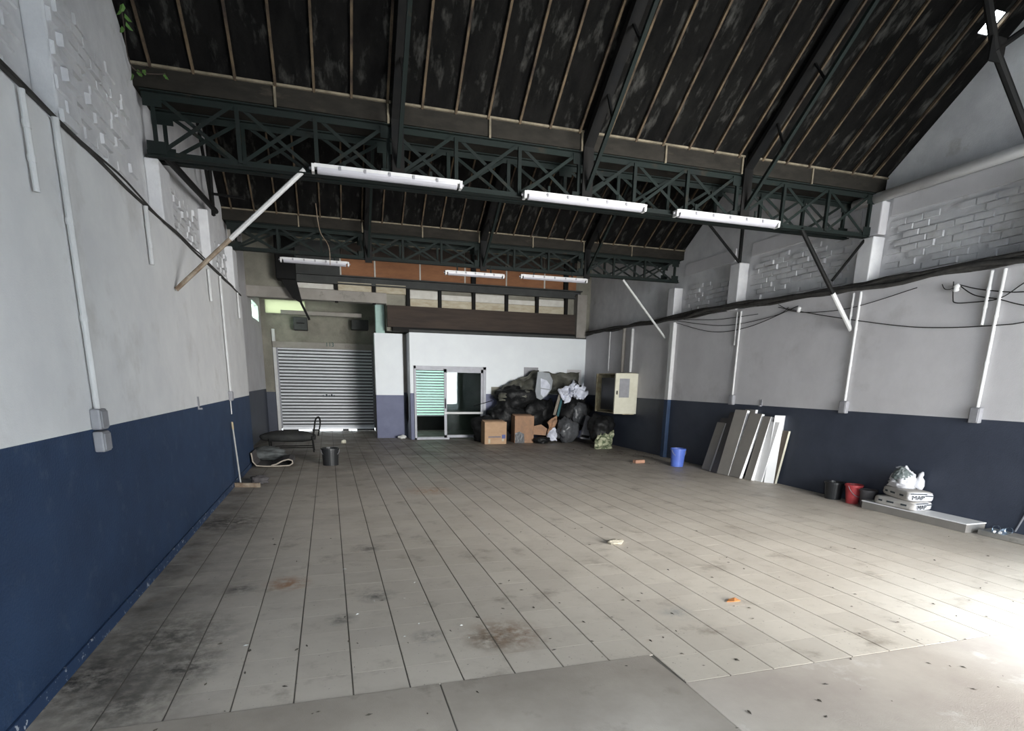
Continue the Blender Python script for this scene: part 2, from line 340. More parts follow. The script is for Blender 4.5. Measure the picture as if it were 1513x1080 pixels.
# ================================================================== WALLS
V1, V2 = 7.6, 12.9                               # girder lines
def ztop(y):                                     # roof underside
    if y < 2.5: return 4.88+(2.5-y)*.66
    if y < 2.9: return 4.88
    if y < 5.2: return 4.88+(y-2.9)*.817
    if y < 7.55: return 4.88+(7.55-y)*.80
    if y < 8.1: return 4.88
    if y < 10.5: return 4.88+(y-8.1)*.637
    if y < 12.85: return 4.88+(12.85-y)*.65
    if y < 13.45: return 4.88
    if y < 15.7: return 4.88+(y-13.45)*.7
    return 6.45-(y-15.7)*.1
KN = [2.5, 2.9, 5.2, 7.55, 8.1, 10.5, 12.85, 13.45, 15.7]
def gable(x0, x1, y0, y1, zb, mats, name, parent, pinch=0):
    ys = [y0]+[k for k in KN if y0 < k < y1]+[y1]
    poly = [(x0, y, ztop(y)+.02) for y in ys]; poly = [(x0, y0, zb)]+poly+[(x0, y1, zb)]
    return MB().prism(poly[::-1], (x1-x0, 0, 0)).build(name, mats, parent)
BH = 1.42; LZ = 3.38; RZ = 3.30
wl = MB().box(-.16, 0, FY, 13.35, 0, BH, 1).box(-.16, 0, FY, 13.35, BH, LZ, 0).build('wall_left', [WHITE, BLUE])
tag(wl, 'left wall, white above and dark blue below', 'wall', kind='structure')
gable(-.45, -.15, FY-.3, 13.35, 0, BRICKW, 'upper_brickwork', wl)
MB().box(0, .018, FY, 13.3, 0, .085).build('skirting', mat('chipped_blue_paint', (.022, .047, .102), .6, col2=(.016, .034, .08), scale=3, col3=(.36, .38, .42), scale3=22, lo3=.60, hi3=.64), wl, bevel=.004)
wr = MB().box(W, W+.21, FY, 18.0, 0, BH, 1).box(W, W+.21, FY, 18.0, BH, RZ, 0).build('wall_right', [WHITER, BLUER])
tag(wr, 'right wall, grey white above and dark blue below', 'wall', kind='structure')
gable(W+.2, W+.5, FY-.3, 21.6, 0, BRICKW, 'upper_brickwork', wr)
# pilasters
for y0, y1, zt in ((5.0, 5.38, 5.3), (7.62, 8.1, 4.05), (10.4, 10.8, 4.25), (12.75, 13.3, 4.2)):
    MB().box(-.15, -.01, y0, y1, LZ-.02, zt).build('pilaster', BRICKW, wl, bevel=.015)
for y0, y1, zt in ((5.0, 5.28, 4.4), (7.42, 7.69, 4.04), (10.48, 10.78, 4.2), (12.78, 13.06, 4.04)):
    p = MB().box(W-.03, W+.2, y0, y1, RZ, zt).build('pilaster', BRICKW, wr, bevel=.015)
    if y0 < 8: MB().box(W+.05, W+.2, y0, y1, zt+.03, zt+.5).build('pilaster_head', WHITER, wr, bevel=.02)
# painted bricks standing proud of the upper walls
bm_ = []
for d in (.014, .027, .040):
    mb = MB(); L_, H_ = .118, .043; c = .006
    mb.add([(0, -L_, -H_), (0, L_, -H_), (0, L_, H_), (0, -L_, H_), (d, -L_+c, -H_+c), (d, L_-c, -H_+c), (d, L_-c, H_-c), (d, -L_+c, H_-c)],
           [(4, 5, 6, 7), (0, 1, 5, 4), (1, 2, 6, 5), (2, 3, 7, 6), (3, 0, 4, 7)]); bm_.append(mb.mesh('brick', BRICKW))
def bricks(parent, x, sgn, y0, y1, z0, z1, keep):
    r = 0; z = z0+.05
    while z < z1-.03:
        y = y0+.12+(.125 if r % 2 else 0)
        while y < y1-.1:
            if random.random() < keep:
                inst('brick', random.choice(bm_), (x, y+random.uniform(-.01, .01), z+random.uniform(-.004, .004)), parent, rot=(random.uniform(-.02, .02), 0, 0 if sgn > 0 else math.pi))
            y += .25
        z += .098; r += 1
bricks(wl, -.15, 1, 3.7, 4.98, 3.42, 4.3, .8); bricks(wl, -.15, 1, 5.4, 7.3, 3.42, 4.5, .82); bricks(wl, -.15, 1, 8.15, 10.35, 3.42, 4.1, .8); bricks(wl, -.15, 1, 10.85, 12.7, 3.42, 4.1, .7)
bricks(wl, -.01, 1, 5.0, 5.40, 3.42, 4.9, 1)
bricks(wr, W+.2, -1, 5.36, 7.38, 3.36, 4.30, .82); bricks(wr, W+.2, -1, 7.9, 10.4, 3.36, 4.25, .82); bricks(wr, W+.2, -1, 10.95, 12.7, 3.36, 4.12, .8)
# smooth render band over the right brickwork
for y0, y1 in ((3.0, 7.36), (7.9, 10.42), (10.92, 12.7)):
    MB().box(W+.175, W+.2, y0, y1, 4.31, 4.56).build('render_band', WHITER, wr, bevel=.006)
# front wall behind the camera with the big daylight opening
wf = MB().box(-.45, DOX0, FY-.3, FY, 0, 7.2).box(DOX1, OPX0, FY-.3, FY, 0, 7.2).box(DOX0, DOX1, FY-.3, FY, DOZ, 7.2).box(OPX1, W+.5, FY-.3, FY, 0, 7.2).box(OPX0, OPX1, FY-.3, FY, OPZ, 7.2).build('wall_front', WHITE)
tag(wf, 'front wall around the wide daylight opening behind the viewer', 'wall', kind='structure')
t = thing('reflection_grid', ((OPX0+OPX1)/2, FY-.15, 0), 'unseen steel gate in the front opening behind the viewer', 'grid')  # unseen bars added to break up the reflection in the office door glass
for x in (OPX0+.03, 6.35, 7.45, 8.5, OPX1-.03): MB().box(x-.03, x+.03, FY-.2, FY-.14, 0, OPZ).build('upright', STEEL, t)
for z in (1.1, 2.45): MB().box(OPX0, OPX1, FY-.2, FY-.14, z-.025, z+.025).build('rail', STEEL, t)
for x in (6.35, 7.45): MB().beam((x, FY-.17, 1.1), (x+1.07, FY-.17, 2.45), .03, .04).build('brace', STEEL, t)
# recessed left rear wall with the small window
WY0, WY1, WZ0, WZ1 = 18.9, 20.6, 3.5, 3.98
wlr = MB()
for a in ((13.2, WY0, BH, 6.7), (WY1, 21.4, BH, 6.7), (WY0, WY1, BH, WZ0), (WY0, WY1, WZ1, 6.7)): wlr.box(XL-.25, XL, a[0], a[1], a[2], a[3], 0)
wlr = wlr.box(XL-.25, XL, 13.2, 21.4, 0, BH, 1).box(XL, -.16, 13.2, 13.34, 0, 6.5, 0).build('wall_left_rear', [WHITER, BLUER]); tag(wlr, 'set back grey wall at the rear left with a small lit window', 'wall', kind='structure')
w1 = MB().box(XL-.14, XL-.12, WY0, WY1, WZ0, WZ1).build('window_1', GREENPANE); tag(w1, 'small bright green-white window high on the rear left wall', 'window', kind='structure')
# back wall with shutter opening and strip of translucent panes
SX0, SX1, SZ = 0.0, 3.15, 2.80; OX0, OX1 = 4.25, 5.75
wb = MB().box(XL, SX0, YB, YB+.2, 0, BH-.1, 1).box(XL, SX0, YB, YB+.2, BH-.1, 3.85).box(SX0, SX1, YB, YB+.2, SZ, 3.85).box(SX1, OX0, YB, YB+.2, 0, 3.85).box(OX0, OX1, YB, YB+.2, 2.4, 3.85).box(OX1, W+.3, YB, YB+.2, 0, 3.85)
wb = wb.box(1.0, W+.3, YB, YB+.2, 3.85, 6.6).box(XL, 1.0, YB, YB+.2, 4.28, 6.6).box(XL, -.25, YB, YB+.2, 3.85, 4.28).build('wall_back', [BEIGEW, BLUER]); tag(wb, 'dirty beige concrete back wall above the roller shutter', 'wall', kind='structure')
w2 = MB().box(-.25, 1.0, YB+.1, YB+.12, 3.85, 4.28).build('window_2', YELPANE); tag(w2, 'yellow green translucent strip window above the roller shutter', 'window', kind='structure')
MB().box(SX0-.10, SX0, YB-.06, YB, 0, 3.35).build('shutter_jamb', PVC, wb, bevel=.01)
MB().box(SX0-.1, SX1, YB-.08, YB, 2.76, 2.96).build('shutter_lintel', CONC, wb, bevel=.01)
text('house_number', '113', .19, frame4((1.72, YB-.083, 2.90), (1, 0, 0), (0, 0, 1)), GREENINK, wb)
# pier left of the office, column on it
pier = MB().box(3.0, 3.84, 18.4, 18.8, 0, 1.32, 1).box(3.0, 3.84, 18.4, 18.8, 1.32, 3.15, 0).build('wall_pier', [OFFW, BLUEP]); tag(pier, 'white pier with blue-grey base beside the roller shutter', 'wall', kind='structure')
MB().box(3.06, 3.32, 18.42, 18.75, 3.15, 4.0).build('column', MINT, pier)
MB().box(3.84, 4.02, 18.6, 18.8, 0, 1.4, 1).box(3.84, 4.02, 18.6, 18.8, 1.4, 3.15, 0).build('recess', [CONC, BLUER], pier)
# office front wall
OY = 17.8; DX0, DX1, DZ = 4.08, 6.32, 2.21
wo = MB()
for x0, x1, z0, z1, k in ((3.97, DX0, 0, 1.4, 1), (3.97, DX0, 1.4, 3.16, 0), (DX0, DX1, DZ, 3.16, 0), (DX1, W, 0, 1.4, 1), (DX1, W, 1.4, 3.16, 0)): wo.box(x0, x1, OY, OY+.15, z0, z1, k)
wo = wo.box(3.97, 4.07, OY+.15, YB, 0, 3.16, 0).build('wall_rear', [OFFW, BLUEP]); tag(wo, 'bright white office front wall with dark blue base', 'wall', kind='structure')
oc = MB().box(3.97, W+.2, OY, YB, 3.16, 3.24).build('ceiling_office', DGREY); tag(oc, 'dark flat roof over the office', 'ceiling', kind='structure')
# ------------------------------------------------------------------ upper rear wall, layered
UY = 18.05
wu = MB().box(3.35, W+.2, UY, UY+.3, 3.2, 6.6).box(XL, 3.35, UY, UY+.3, 4.2, 6.6).build('wall_rear_upper', BEIGEW); tag(wu, 'upper rear wall of boards, blocks and steel beams above the office', 'wall', kind='structure')
def sl(x, za, zb): return za+(zb-za)*(x-1)/8.3          # runs level in the room
MB().box(3.35, 9.32, UY-.18, UY, 3.30, 3.90).build('timber_lintel', BROWN, wu, bevel=.01)
MB().box(3.5, 9.32, UY-.22, UY-.02, 3.18, 3.30).build('lintel_flange', BLACKST, wu)
MB().box(XL, 3.35, UY-.2, UY+.1, 3.93, 4.22).build('concrete_beam', CONC, wu, bevel=.01)
xs = [1.95, 3.0, 3.98, 4.92, 5.96, 7.0, 8.0, 8.98]
for i in range(len(xs)-1):
    a, b = xs[i]+.06, xs[i+1]-.06; z0 = 3.88 if a > 3.3 else 4.22
    dz = (.0, .02, .0, .08, .0, .1, .04)[i]
    MB().box(a, b, UY-.10, UY, z0, z0+.24).build('infill_block', CREAMB, wu, bevel=.008)
    MB().box(a, b, UY-.085, UY, z0+.245, 4.36-dz if z0 < 4 else 4.38).build('infill_block', WHITEB, wu, bevel=.008)
for x in xs: MB().box(x-.045, x+.045, UY-.17, UY-.02, 3.9, 4.42).build('stub_post', BLACKST, wu)
MB().box(.9, 1.9, UY-.09, UY, 4.24, 4.38).build('infill_block', WHITEB, wu, bevel=.008)
mb = MB().box(.55, 9.5, UY-.2, UY-.02, 4.39, 4.42).box(.55, 9.5, UY-.06, UY-.03, 4.42, 4.60).box(.55, 9.5, UY-.2, UY-.02, 4.60, 4.63); mb.build('steel_beam', DGREY, wu)
bx = [2.1, 3.05, 4.35, 5.7, 7.0, 8.25, 9.35]
for i in range(len(bx)-1):
    MB().box(bx[i]+.02, bx[i+1]-.02, UY-.06, UY, 4.63, 5.12).build('boarding_panel', ORANGE, wu)
    MB().box(bx[i]+.02, bx[i+1]-.02, UY-.06, UY, 5.14, 5.52).build('boarding_panel', BROWN, wu)
    MB().box(bx[i]-.02, bx[i]+.02, UY-.075, UY-.03, 4.63, 5.1).build('batten', WHITEB, wu)
MB().box(.5, 2.1, UY-.05, UY, 4.63, 5.5).build('boarding_panel', DGREY, wu)
MB().box(.5, 9.5, UY-.08, UY, 5.54, 6.2).build('plaster_strip', CREAMB, wu)
for x in (5.95, 8.95): MB().box(x-.07, x+.07, UY-.16, UY-.07, 4.63, 5.5).build('stub_post', BLACKST, wu)
MB().box(9.3, 9.62, UY-.3, UY+.1, 3.2, 4.5).build('end_pier', CONC, wu)
MB().box(XL, .5, UY-.12, UY, 4.22, 5.6).build('plaster_panel', BEIGEW, wu)
# ================================================================== ROOF
ceil = thing('ceiling', (0, 0, 0), 'dark pitched roof of black boards between tan ribs', 'roof', kind='structure')
RX = [.03+.3975*i for i in range(25)]
def slope(ya, yb, panels):
    """boards and ribs on the slope that falls from (yb) down to the valley (ya)"""
    a, b = V3((0, ya, ztop(ya))), V3((0, yb, ztop(yb-1e-4 if yb > ya else yb+1e-4))); d = b-a; n = d.normalized().cross(V3((1, 0, 0)))
    if n.z < 0: n = -n
    if not panels:
        MB().obox(a+V3((-.5, 0, 0)), d, (W+1.1, 0, 0), n*.04).build('roof_sheet', ROOF, ceil); return
    xs = [-.45]+RX+[W+.5]
    for i in range(len(xs)-1):
        x0, x1 = xs[i], xs[i+1]; dd = d
        off = n*random.uniform(0, .012)
        if x1 > W+.1 and ya == 7.55 or (i == 24 and ya == 7.55):
            for t0, t1 in ((0, .60), (.68, 1)): MB().obox(a+d*t0+V3((x0, 0, 0))+off, d*(t1-t0), (x1-x0, 0, 0), n*.03).build('roof_board', ROOF, ceil)
            if i != 24: MB().obox(a+d*.6+V3((x0, 0, 0))+off, d*.08, (x1-x0, 0, 0), n*.03).build('roof_board', ROOF, ceil)
            else: MB().obox(a+d*.6+V3((x0, 0, 0))+off, d*.08, (.22, 0, 0), n*.03).build('roof_board', ROOF, ceil)
            continue
        MB().obox(a+V3((x0, 0, 0))+off, dd, (x1-x0, 0, 0), n*.03).build('roof_board', ROOF, ceil)
    for x in RX:
        MB().obox(a+V3((x-.013, 0, 0))-n*.035, d, (.026, 0, 0), n*.036).build('rib', RIB, ceil)
slope(7.55, 5.2, True); slope(12.85, 10.5, True)
slope(8.1, 10.5, False); slope(2.9, 5.2, False); slope(13.45, 15.7, False); slope(2.5, FY-.4, False)
MB().box(-.5, W+.6, 15.6, 21.6, 6.46, 6.5).build('roof_sheet', ROOF, ceil)
MB().box(-.7, 4.0, UY+.3, YB+.1, 4.45, 4.5).build('roof_sheet', CONC, ceil)
MB().box(-.5, W+.6, 2.45, 2.95, 4.84, 4.9).build('roof_sheet', ROOF, ceil)
# valley gutters on the girders
def gutter(v, where):
    t = thing('valley_gutter', (W/2, v, 4.7), 'dark boarded valley gutter with tan lip on top of the '+where+' girder', 'gutter', 'valley gutters')
    MB().box(-.15, W+.2, v-.05, v+.02, 4.70, 4.87).build('gutter_board', GUTTER, t)
    MB().box(-.15, W+.2, v-.05, v+.55, 4.68, 4.70).build('gutter_base', GUTTER, t)
    MB().box(-.15, W+.2, v+.48, v+.55, 4.70, 4.87).build('gutter_board', GUTTER, t)
    MB().box(-.15, W+.2, v-.08, v-.01, 4.868, 4.89).build('lip', LIP, t)
    for i in range(1, 8): MB().box(i*1.21-.012, i*1.21+.012, v-.075, v-.048, 4.66, 4.87).build('bracket', LIP, t)
gutter(V1, 'near'); gutter(V2, 'far')
# lattice girders, two side by side in each valley
def girder(y, where, z0=4.05, z1=4.66):
    t = thing('lattice_girder', (W/2, y, z0), 'dark green steel lattice girder spanning the hall, '+where, 'girder', 'lattice girders')
    x0, x1 = -.1, W+.12
    for nm, z in (('bottom_chord', z0+.03), ('top_chord', z1-.03)):
        s_ = 1 if nm == 'bottom_chord' else -1
        MB().box(x0, x1, y-.055, y+.055, z-.03*s_-.004, z-.03*s_+.008).box(x0, x1, y-.006, y+.006, z-.035, z+.035).build(nm, STEEL, t)
    n = 12; st = W/n
    pm = MB().box(-.022, .022, -.022, -.014, 0, z1-z0-.06).box(-.022, -.014, -.014, .022, 0, z1-z0-.06).mesh('post', STEEL)
    for i in range(n+1): inst('post', pm, (i*st, y, z0+.03), t)
    A, B_ = V3((.03, 0, 0)), V3((st-.03, 0, z1-z0-.06))
    d1 = MB().beam(A+V3((0, -.012, 0)), B_+V3((0, -.012, 0)), .008, .045, (0, 1, 0)).mesh('diagonal', STEEL)
    d2 = MB().beam((.03, .012, z1-z0-.06), (st-.03, .012, 0), .008, .045, (0, 1, 0)).mesh('diagonal', STEEL)
    # flat bars turned to face the hall
    d1 = MB().obox((.03, -.020, 0), (st-.06, 0, z1-z0-.06), (-.022, 0, .03), (0, .007, 0)).mesh('diagonal', STEEL)
    d2 = MB().obox((.03, .013, z1-z0-.06), (st-.06, 0, -(z1-z0-.06)), (.022, 0, .03), (0, .007, 0)).mesh('diagonal', STEEL)
    g = MB().box(-.09, .09, -.026, -.021, -.06, .06).mesh('gusset_plate', STEEL)
    for i in range(n):
        inst('diagonal', d1, (i*st, y, z0+.02), t); inst('diagonal', d2, (i*st, y, z0+.02), t)
    for i in range(0, n+1, 3): inst('gusset_plate', g, (i*st, y, z0+.09), t); inst('gusset_plate', g, (i*st, y, z1-.08), t)
    return t
girder(V1, 'nearest one above the three large lamps'); girder(V1+.48, 'just behind the nearest girder', 4.14); girder(V2, 'far one above the three small lamps', 4.17); girder(V2+.48, 'just behind the far girder', 4.26)
# trussed rafters from girder to ridge
def rafter(x, v, yr, label):
    a = V3((x, v-.02, ztop(v-.06)-.12)); b = V3((x, yr, ztop(yr)-.12)); d = b-a; n = V3((0, d.z, -d.y)).normalized()
    if n.z > 0: n = -n
    t = thing('roof_rafter', a, label, 'rafter', 'trussed rafters')
    MB().beam(a+V3((0, 0, -.06)), b, .09 if x < 7 else .06, .13, (1, 0, 0)).build('top_chord', BLACKST, t)
    p, q = a+V3((0, 0, -.6)), b+n*.30
    MB().beam(p, q, .045, .045, (1, 0, 0)).build('lower_chord', STEEL, t)
    for k in (.22, .45, .7):
        MB().beam(a+d*k, p+(q-p)*(k+.06), .02, .03, (1, 0, 0)).build('strut', BLACKST, t)
    MB().box(x-.07, x+.07, v-.09, v-.065, 4.1, 4.92).build('shoe_plate', BLACKST, t)
for x, s_ in ((2.52, 'left'), (4.93, 'middle'), (7.36, 'right')):
    rafter(x, V1, 5.25, 'black trussed rafter rising from the near girder, '+s_+' one of three'); rafter(x, V2, 10.6, 'black trussed rafter rising from the far girder, '+s_+' one of three')
# ================================================================== STRUTS AND BRACES
def strut(name, segs, label, group='wall struts'):
    t = thing(name, segs[0][0], label, 'strut', group)
    for a, b, r, mt, pn in segs: MB().tube([a, b], r, 8).build(pn, mt, t)
    return t
A, Bq = V3((.02, 7.66, 2.74)), V3((1.47, 7.58, 4.09))
strut('diagonal_strut', [(A, A.lerp(Bq, .42), .024, RUST, 'rusty_lower_half'), (A.lerp(Bq, .42), Bq, .027, PVC, 'white_upper_half')], 'long diagonal strut from the left wall to the near girder, white top half')
A, Bq = V3((W-.02, 7.6, 2.69)), V3((8.43, 7.58, 4.07)); Mq = A.lerp(Bq, .38)
strut('diagonal_strut', [(A, Mq, .034, PVC, 'white_lower_part'), (Mq, Bq, .032, BLACKST, 'black_upper_part')], 'diagonal strut at the right wall, black above and white below, under the near girder')
strut('short_strut', [(V3((W+.0, 7.6, 4.03)), V3((9.15, 7.6, 3.40)), .022, BLACKST, 'bar')], 'short black strut between right pilaster and the black and white diagonal')
strut('diagonal_strut', [(V3((W-.02, 13.05, 2.9)), V3((8.31, 12.88, 4.15)), .026, PVC, 'bar')], 'thin white diagonal strut from the right wall to the far girder')
strut('wall_brace', [(V3((.06, 7.62, 4.08)), V3((.03, 10.95, 4.36)), .04, BLACKST, 'bar')], 'black brace along the upper left wall behind the near girder')
t = strut('ridge_post', [(V3((9.72, 10.6, 4.2)), V3((9.66, 10.55, 6.1)), .035, BLACKST, 'upright'), (V3((9.72, 10.6, 4.22)), V3((8.25, 10.58, 5.4)), .026, BLACKST, 'knee_brace')], 'black post and knee brace on the middle right pilaster', 'ridge posts')
t = strut('ridge_post', [(V3((.02, 10.75, 4.25)), V3((.05, 10.6, 6.1)), .03, BLACKST, 'upright'), (V3((.02, 10.75, 4.25)), V3((.1, 9.4, 5.4)), .022, BLACKST, 'knee_brace'), (V3((.0, 10.7, 4.55)), V3((.5, 10.6, 4.5)), .02, BLACKST, 'side_bar')], 'black post with braces on the left wall behind the near girder', 'ridge posts')
t = strut('ridge_post', [(V3((W, 5.0, 3.72)), V3((8.22, 5.0, 5.13)), .04, BLACKST, 'knee_brace'), (V3((8.22, 5, 5.13)), V3((9.66, 5.0, 6.1)), .032, BLACKST, 'tie'), (V3((8.22, 5, 5.13)), V3((7.5, 5.05, 6.55)), .04, BLACKST, 'upper_brace')], 'thick black brace node near the top right corner', 'ridge posts')
MB().box(8.12, 8.32, 4.975, 4.99, 5.02, 5.24).build('gusset_plate', BLACKST, t)
# ================================================================== LAMPS
def lamp(x0, x1, y, z, label):
    L_ = x1-x0; t = thing('fluorescent_lamp', ((x0+x1)/2, y, z), label, 'lamp', 'fluorescent batten lamps')
    MB().prism([(x0, y-.06, z), (x0, y+.06, z), (x0, y+.045, z-.035), (x0, y-.045, z-.035)][::-1], (L_, 0, 0)).build('housing', PVC, t)
    pr = [(x0+.03, y+.062*math.cos(a), z-.036-.055*math.sin(a)) for a in [math.pi*k/8 for k in range(9)]]
    MB().prism(pr, (L_-.06, 0, 0)).build('diffuser', PVCL, t)
    for xe, s_ in ((x0, -1), (x1, 1)):
        MB().prism([(xe, y-.06, z-.005), (xe, y+.06, z-.005), (xe, y+.05, z-.085), (xe, y-.05, z-.085)], (.03*s_, 0, 0)).build('end_cap', PVC, t)
        MB().tube([(xe+.03*s_, y, z-.04), (xe+.055*s_, y, z-.04)], .015).build('cable_gland', GREYP, t)
    for k in (.2, .8): MB().box(x0+L_*k-.015, x0+L_*k+.015, y-.01, y+.07, z-.004, z+.012).box(x0+L_*k-.015, x0+L_*k+.015, y+.05, y+.064, z, 4.22).build('hanger', STEEL, t)
    for k in range(1, 6): MB().box(x0+L_*k/6-.012, x0+L_*k/6+.012, y-.068, y-.058, z-.05, z-.01).build('clip', GREYP, t)
lamp(1.58, 3.24, 7.50, 4.13, 'long white batten lamp under the near girder, leftmost of the three large ones')
lamp(4.09, 5.74, 7.50, 4.11, 'long white batten lamp under the near girder, middle of the three large ones')
lamp(6.26, 7.90, 7.50, 4.10, 'long white batten lamp under the near girder, rightmost of the three large ones')
lamp(.86, 2.1, 12.82, 4.08, 'small white batten lamp under the far girder, leftmost of the three small ones')
lamp(4.12, 5.36, 12.82, 4.06, 'small white batten lamp under the far girder, middle of the three small ones')
lamp(5.8, 7.33, 12.82, 4.09, 'small white batten lamp under the far girder, rightmost of the three small ones')
# ================================================================== CONDUITS
def conduit(x, y, z0, z1, r, label, box=None, side=1, boxes=1, mt=PVC, clips=True):
    t = thing('wall_conduit', (x, y, z0), label, 'conduit', 'vertical wall conduits')
    MB().tube([(x, y, z0), (x, y, z1)], r, 10).build('pipe', mt, t, smooth=False)
    if clips:
        for k in range(1, 3): MB().lathe((x, y, z0+(z1-z0)*k/3), [(r+.004, -.02), (r+.006, 0), (r+.004, .02)], 10).build('clip', mt, t)
    if box:
        bw, bh, bd = box; xa = 0 if side > 0 else W
        for k in range(boxes):
            zt = z0-k*(bh+.012)
            b = MB().box(min(xa, xa+side*bd), max(xa, xa+side*bd), y-bw/2, y+bw/2, zt-bh, zt).build('socket_box', GREYP, t, bevel=.012)
            MB().box(min(xa+side*bd, xa+side*(bd+.008)), max(xa+side*bd, xa+side*(bd+.008)), y-bw/2+.015, y+bw/2-.015, zt-bh+.015, zt-.015).build('socket_cover', GREYP, b, bevel=.003)
conduit(.03, 4.35, 2.83, 3.36, .018, 'short grey conduit stub high on the left wall nearest the viewer')
conduit(.03, 4.79, 1.56, 3.38, .022, 'tall white conduit ending at two grey socket boxes on the left wall', (.15, .145, .065), 1, 2)
conduit(.03, 6.72, 2.84, 3.36, .02, 'short white conduit stub on the left wall near the diagonal strut')
conduit(.03, 9.75, 2.86, 3.30, .018, 'short white conduit stub on the left wall past the diagonal strut')
conduit(.03, 10.74, 1.56, 3.36, .02, 'tall white conduit with grey box on the left wall farther back', (.12, .16, .06), 1, 1)
conduit(.03, 12.65, 2.9, 3.36, .018, 'short white conduit stub at the far end of the left wall')
conduit(.02, 10.72, 1.18, 1.40, .010, 'thin loose white flex hanging below the far left socket box', clips=False)
conduit(W-.03, 5.45, 1.57, 3.25, .022, 'white conduit with grey box on the right wall nearest the viewer', (.13, .20, .07), -1, 1)
conduit(W-.03, 5.60, 2.60, 3.25, .022, 'short white conduit stub beside the nearest right wall conduit')
conduit(W-.03, 7.50, 1.58, 3.25, .022, 'white conduit with grey box on the right wall below the black and white strut', (.14, .20, .07), -1, 1)
conduit(W-.03, 7.63, 2.75, 3.25, .018, 'short white conduit stub behind the black and white strut')
conduit(W-.03, 10.29, 1.60, 3.25, .020, 'white conduit with grey box above the leaning panels', (.14, .2, .07), -1, 1)
conduit(W-.03, 10.40, 2.6, 3.25, .014, 'thin short conduit stub beside the conduit above the leaning panels')
conduit(W-.03, 16.05, 2.15, 3.3, .02, 'thin white conduit above the open cabinet, the farther one')
conduit(W-.05, 14.66, 2.10, 3.25, .04, 'wider white conduit above the open cabinet door')
conduit(W-.04, 15.15, 2.1, 3.3, .05, 'grey boxed pipe above the open cabinet between two white conduits', mt=CONC)
t = thing('boxed_downpipe', (W-.06, 12.66, 0), 'white boxed downpipe on the right wall, blue over its lower part', 'downpipe')
MB().box(W-.10, W, 12.60, 12.76, BH, RZ-.06).build('white_casing', PVC, t, bevel=.012); MB().box(W-.10, W, 12.60, 12.76, .0, BH-.001).build('blue_casing', BLUE, t, bevel=.012)
tag(MB().tube([(W+.065, 7.95, 4.60), (W+.065, 2.2, 4.62)], .075, 14).build('drain_pipe', PANELW, smooth=True), 'thick white horizontal drain pipe across the right upper wall', 'pipe')
for (x, y, z, h, lab, mt) in ((.006, 8.27, 1.46, .16, 'small grey bracket on the left wall just above the blue paint', GREYP), (W-.006, 9.45, 1.47, .13, 'small dark bracket on the right wall above the leaning panels', GREYP)):
    s_ = 1 if x < 1 else -1
    t = thing('wall_bracket', (x, y, z), lab, 'bracket'); MB().box(x-.006, x+.006, y-.03, y+.03, z-h/2, z+h/2).build('back_plate', mt, t, bevel=.002); MB().box(min(x, x+s_*.04), max(x, x+s_*.04), y-.02, y+.02, z-h/2, z-h/2+.02).build('lug', mt, t)
for y, z in ((6.0, 3.1), (8.73, 3.12)):
    t = thing('cable_insulator', (W-.03, y, z), 'white cable insulator under the ledge, '+('nearer' if y < 7 else 'farther')+' one on the right wall', 'insulator', 'cable insulators')
    MB().lathe((W-.05, y, z-.05), [(.02, 0), (.04, .02), (.03, .045), (.045, .07), (.02, .1)], 12).build('body', PVC, t, smooth=True); MB().tube([(W, y, z+.03), (W-.05, y, z+.03)], .012).build('pin', GREYP, t)
# ================================================================== CABLES
def smooth_path(pts, n=10):
    out = []; P = [pts[0]]+list(pts)+[pts[-1]]
    for i in range(1, len(P)-2):
        for k in range(n):
            u = k/n; a, b, c, d = P[i-1], P[i], P[i+1], P[i+2]
            out.append(.5*((2*b)+(c-a)*u+(2*a-5*b+4*c-d)*u*u+(3*b-a-3*c+d)*u**3))
    return out+[P[-2]]
def wallcable(pxs, label, r=.007, off=.03, mt=CABLEM):
    pts = [at('X', W-off, *q) for q in pxs]
    tag(MB().tube(smooth_path([V3(p) for p in pts]), r, 6).build('hanging_cable', mt), label, 'cable', 'cables hanging on the right wall')
t = thing('cable_bundle', (W, 10, RZ), 'thick dusty black cable bundle lying along the right wall ledge', 'cable bundle')
for k in range(6):
    pts = [V3((W-.015-.012*k+.07*mn.noise(V3((y*.9, k*3.1, 0))), y, RZ+.03+.022*(k % 3)+.09*mn.noise(V3((y*.8, k*5.7, 2)))-(.05 if k == 5 else 0))) for y in [3.2+.3*i for i in range(49)]]
    MB().tube(pts, .022+.006*(k % 3), 7).build('cable', DUST, t, smooth=True)
t = thing('wall_cable', (0, 8, LZ), 'thin dark cable running along the top of the left wall lining', 'cable')
MB().tube([V3((.012+.012*mn.noise(V3((y, 1, 4))), y, LZ+.012+.03*mn.noise(V3((y*.7, 3, 1))))) for y in [2.5+.25*i for i in range(44)]], .014, 6).build('strand', DUST, t)
MB().tube([V3((.02, y, LZ+.03+.03*mn.noise(V3((y*.9, 8, 1))))) for y in [2.5+.25*i for i in range(40)]], .009, 6).build('strand', DUST, t)
wallcable([(1150, 454), (1216, 466), (1325, 481), (1399, 484), (1480, 480), (1513, 476), (1600, 460), (1720, 425), (1800, 380)], 'long thin cable sagging lowest across the right wall')
wallcable([(996, 476), (1051, 490), (1106, 483), (1179, 452)], 'slack cable loop hanging below the ledge above the leaning panels, lowest of three')
wallcable([(1000, 474), (1069, 481), (1143, 467), (1165, 454)], 'slack cable loop hanging below the ledge above the leaning panels, middle of three', .006)
wallcable([(1010, 472), (1060, 472), (1120, 464)], 'slack cable loop hanging below the ledge above the leaning panels, highest of three', .006)
wallcable([(1150, 450), (1179, 461), (1252, 456), (1355, 425)], 'cable rising to the ledge behind the white end of the strut', .006)
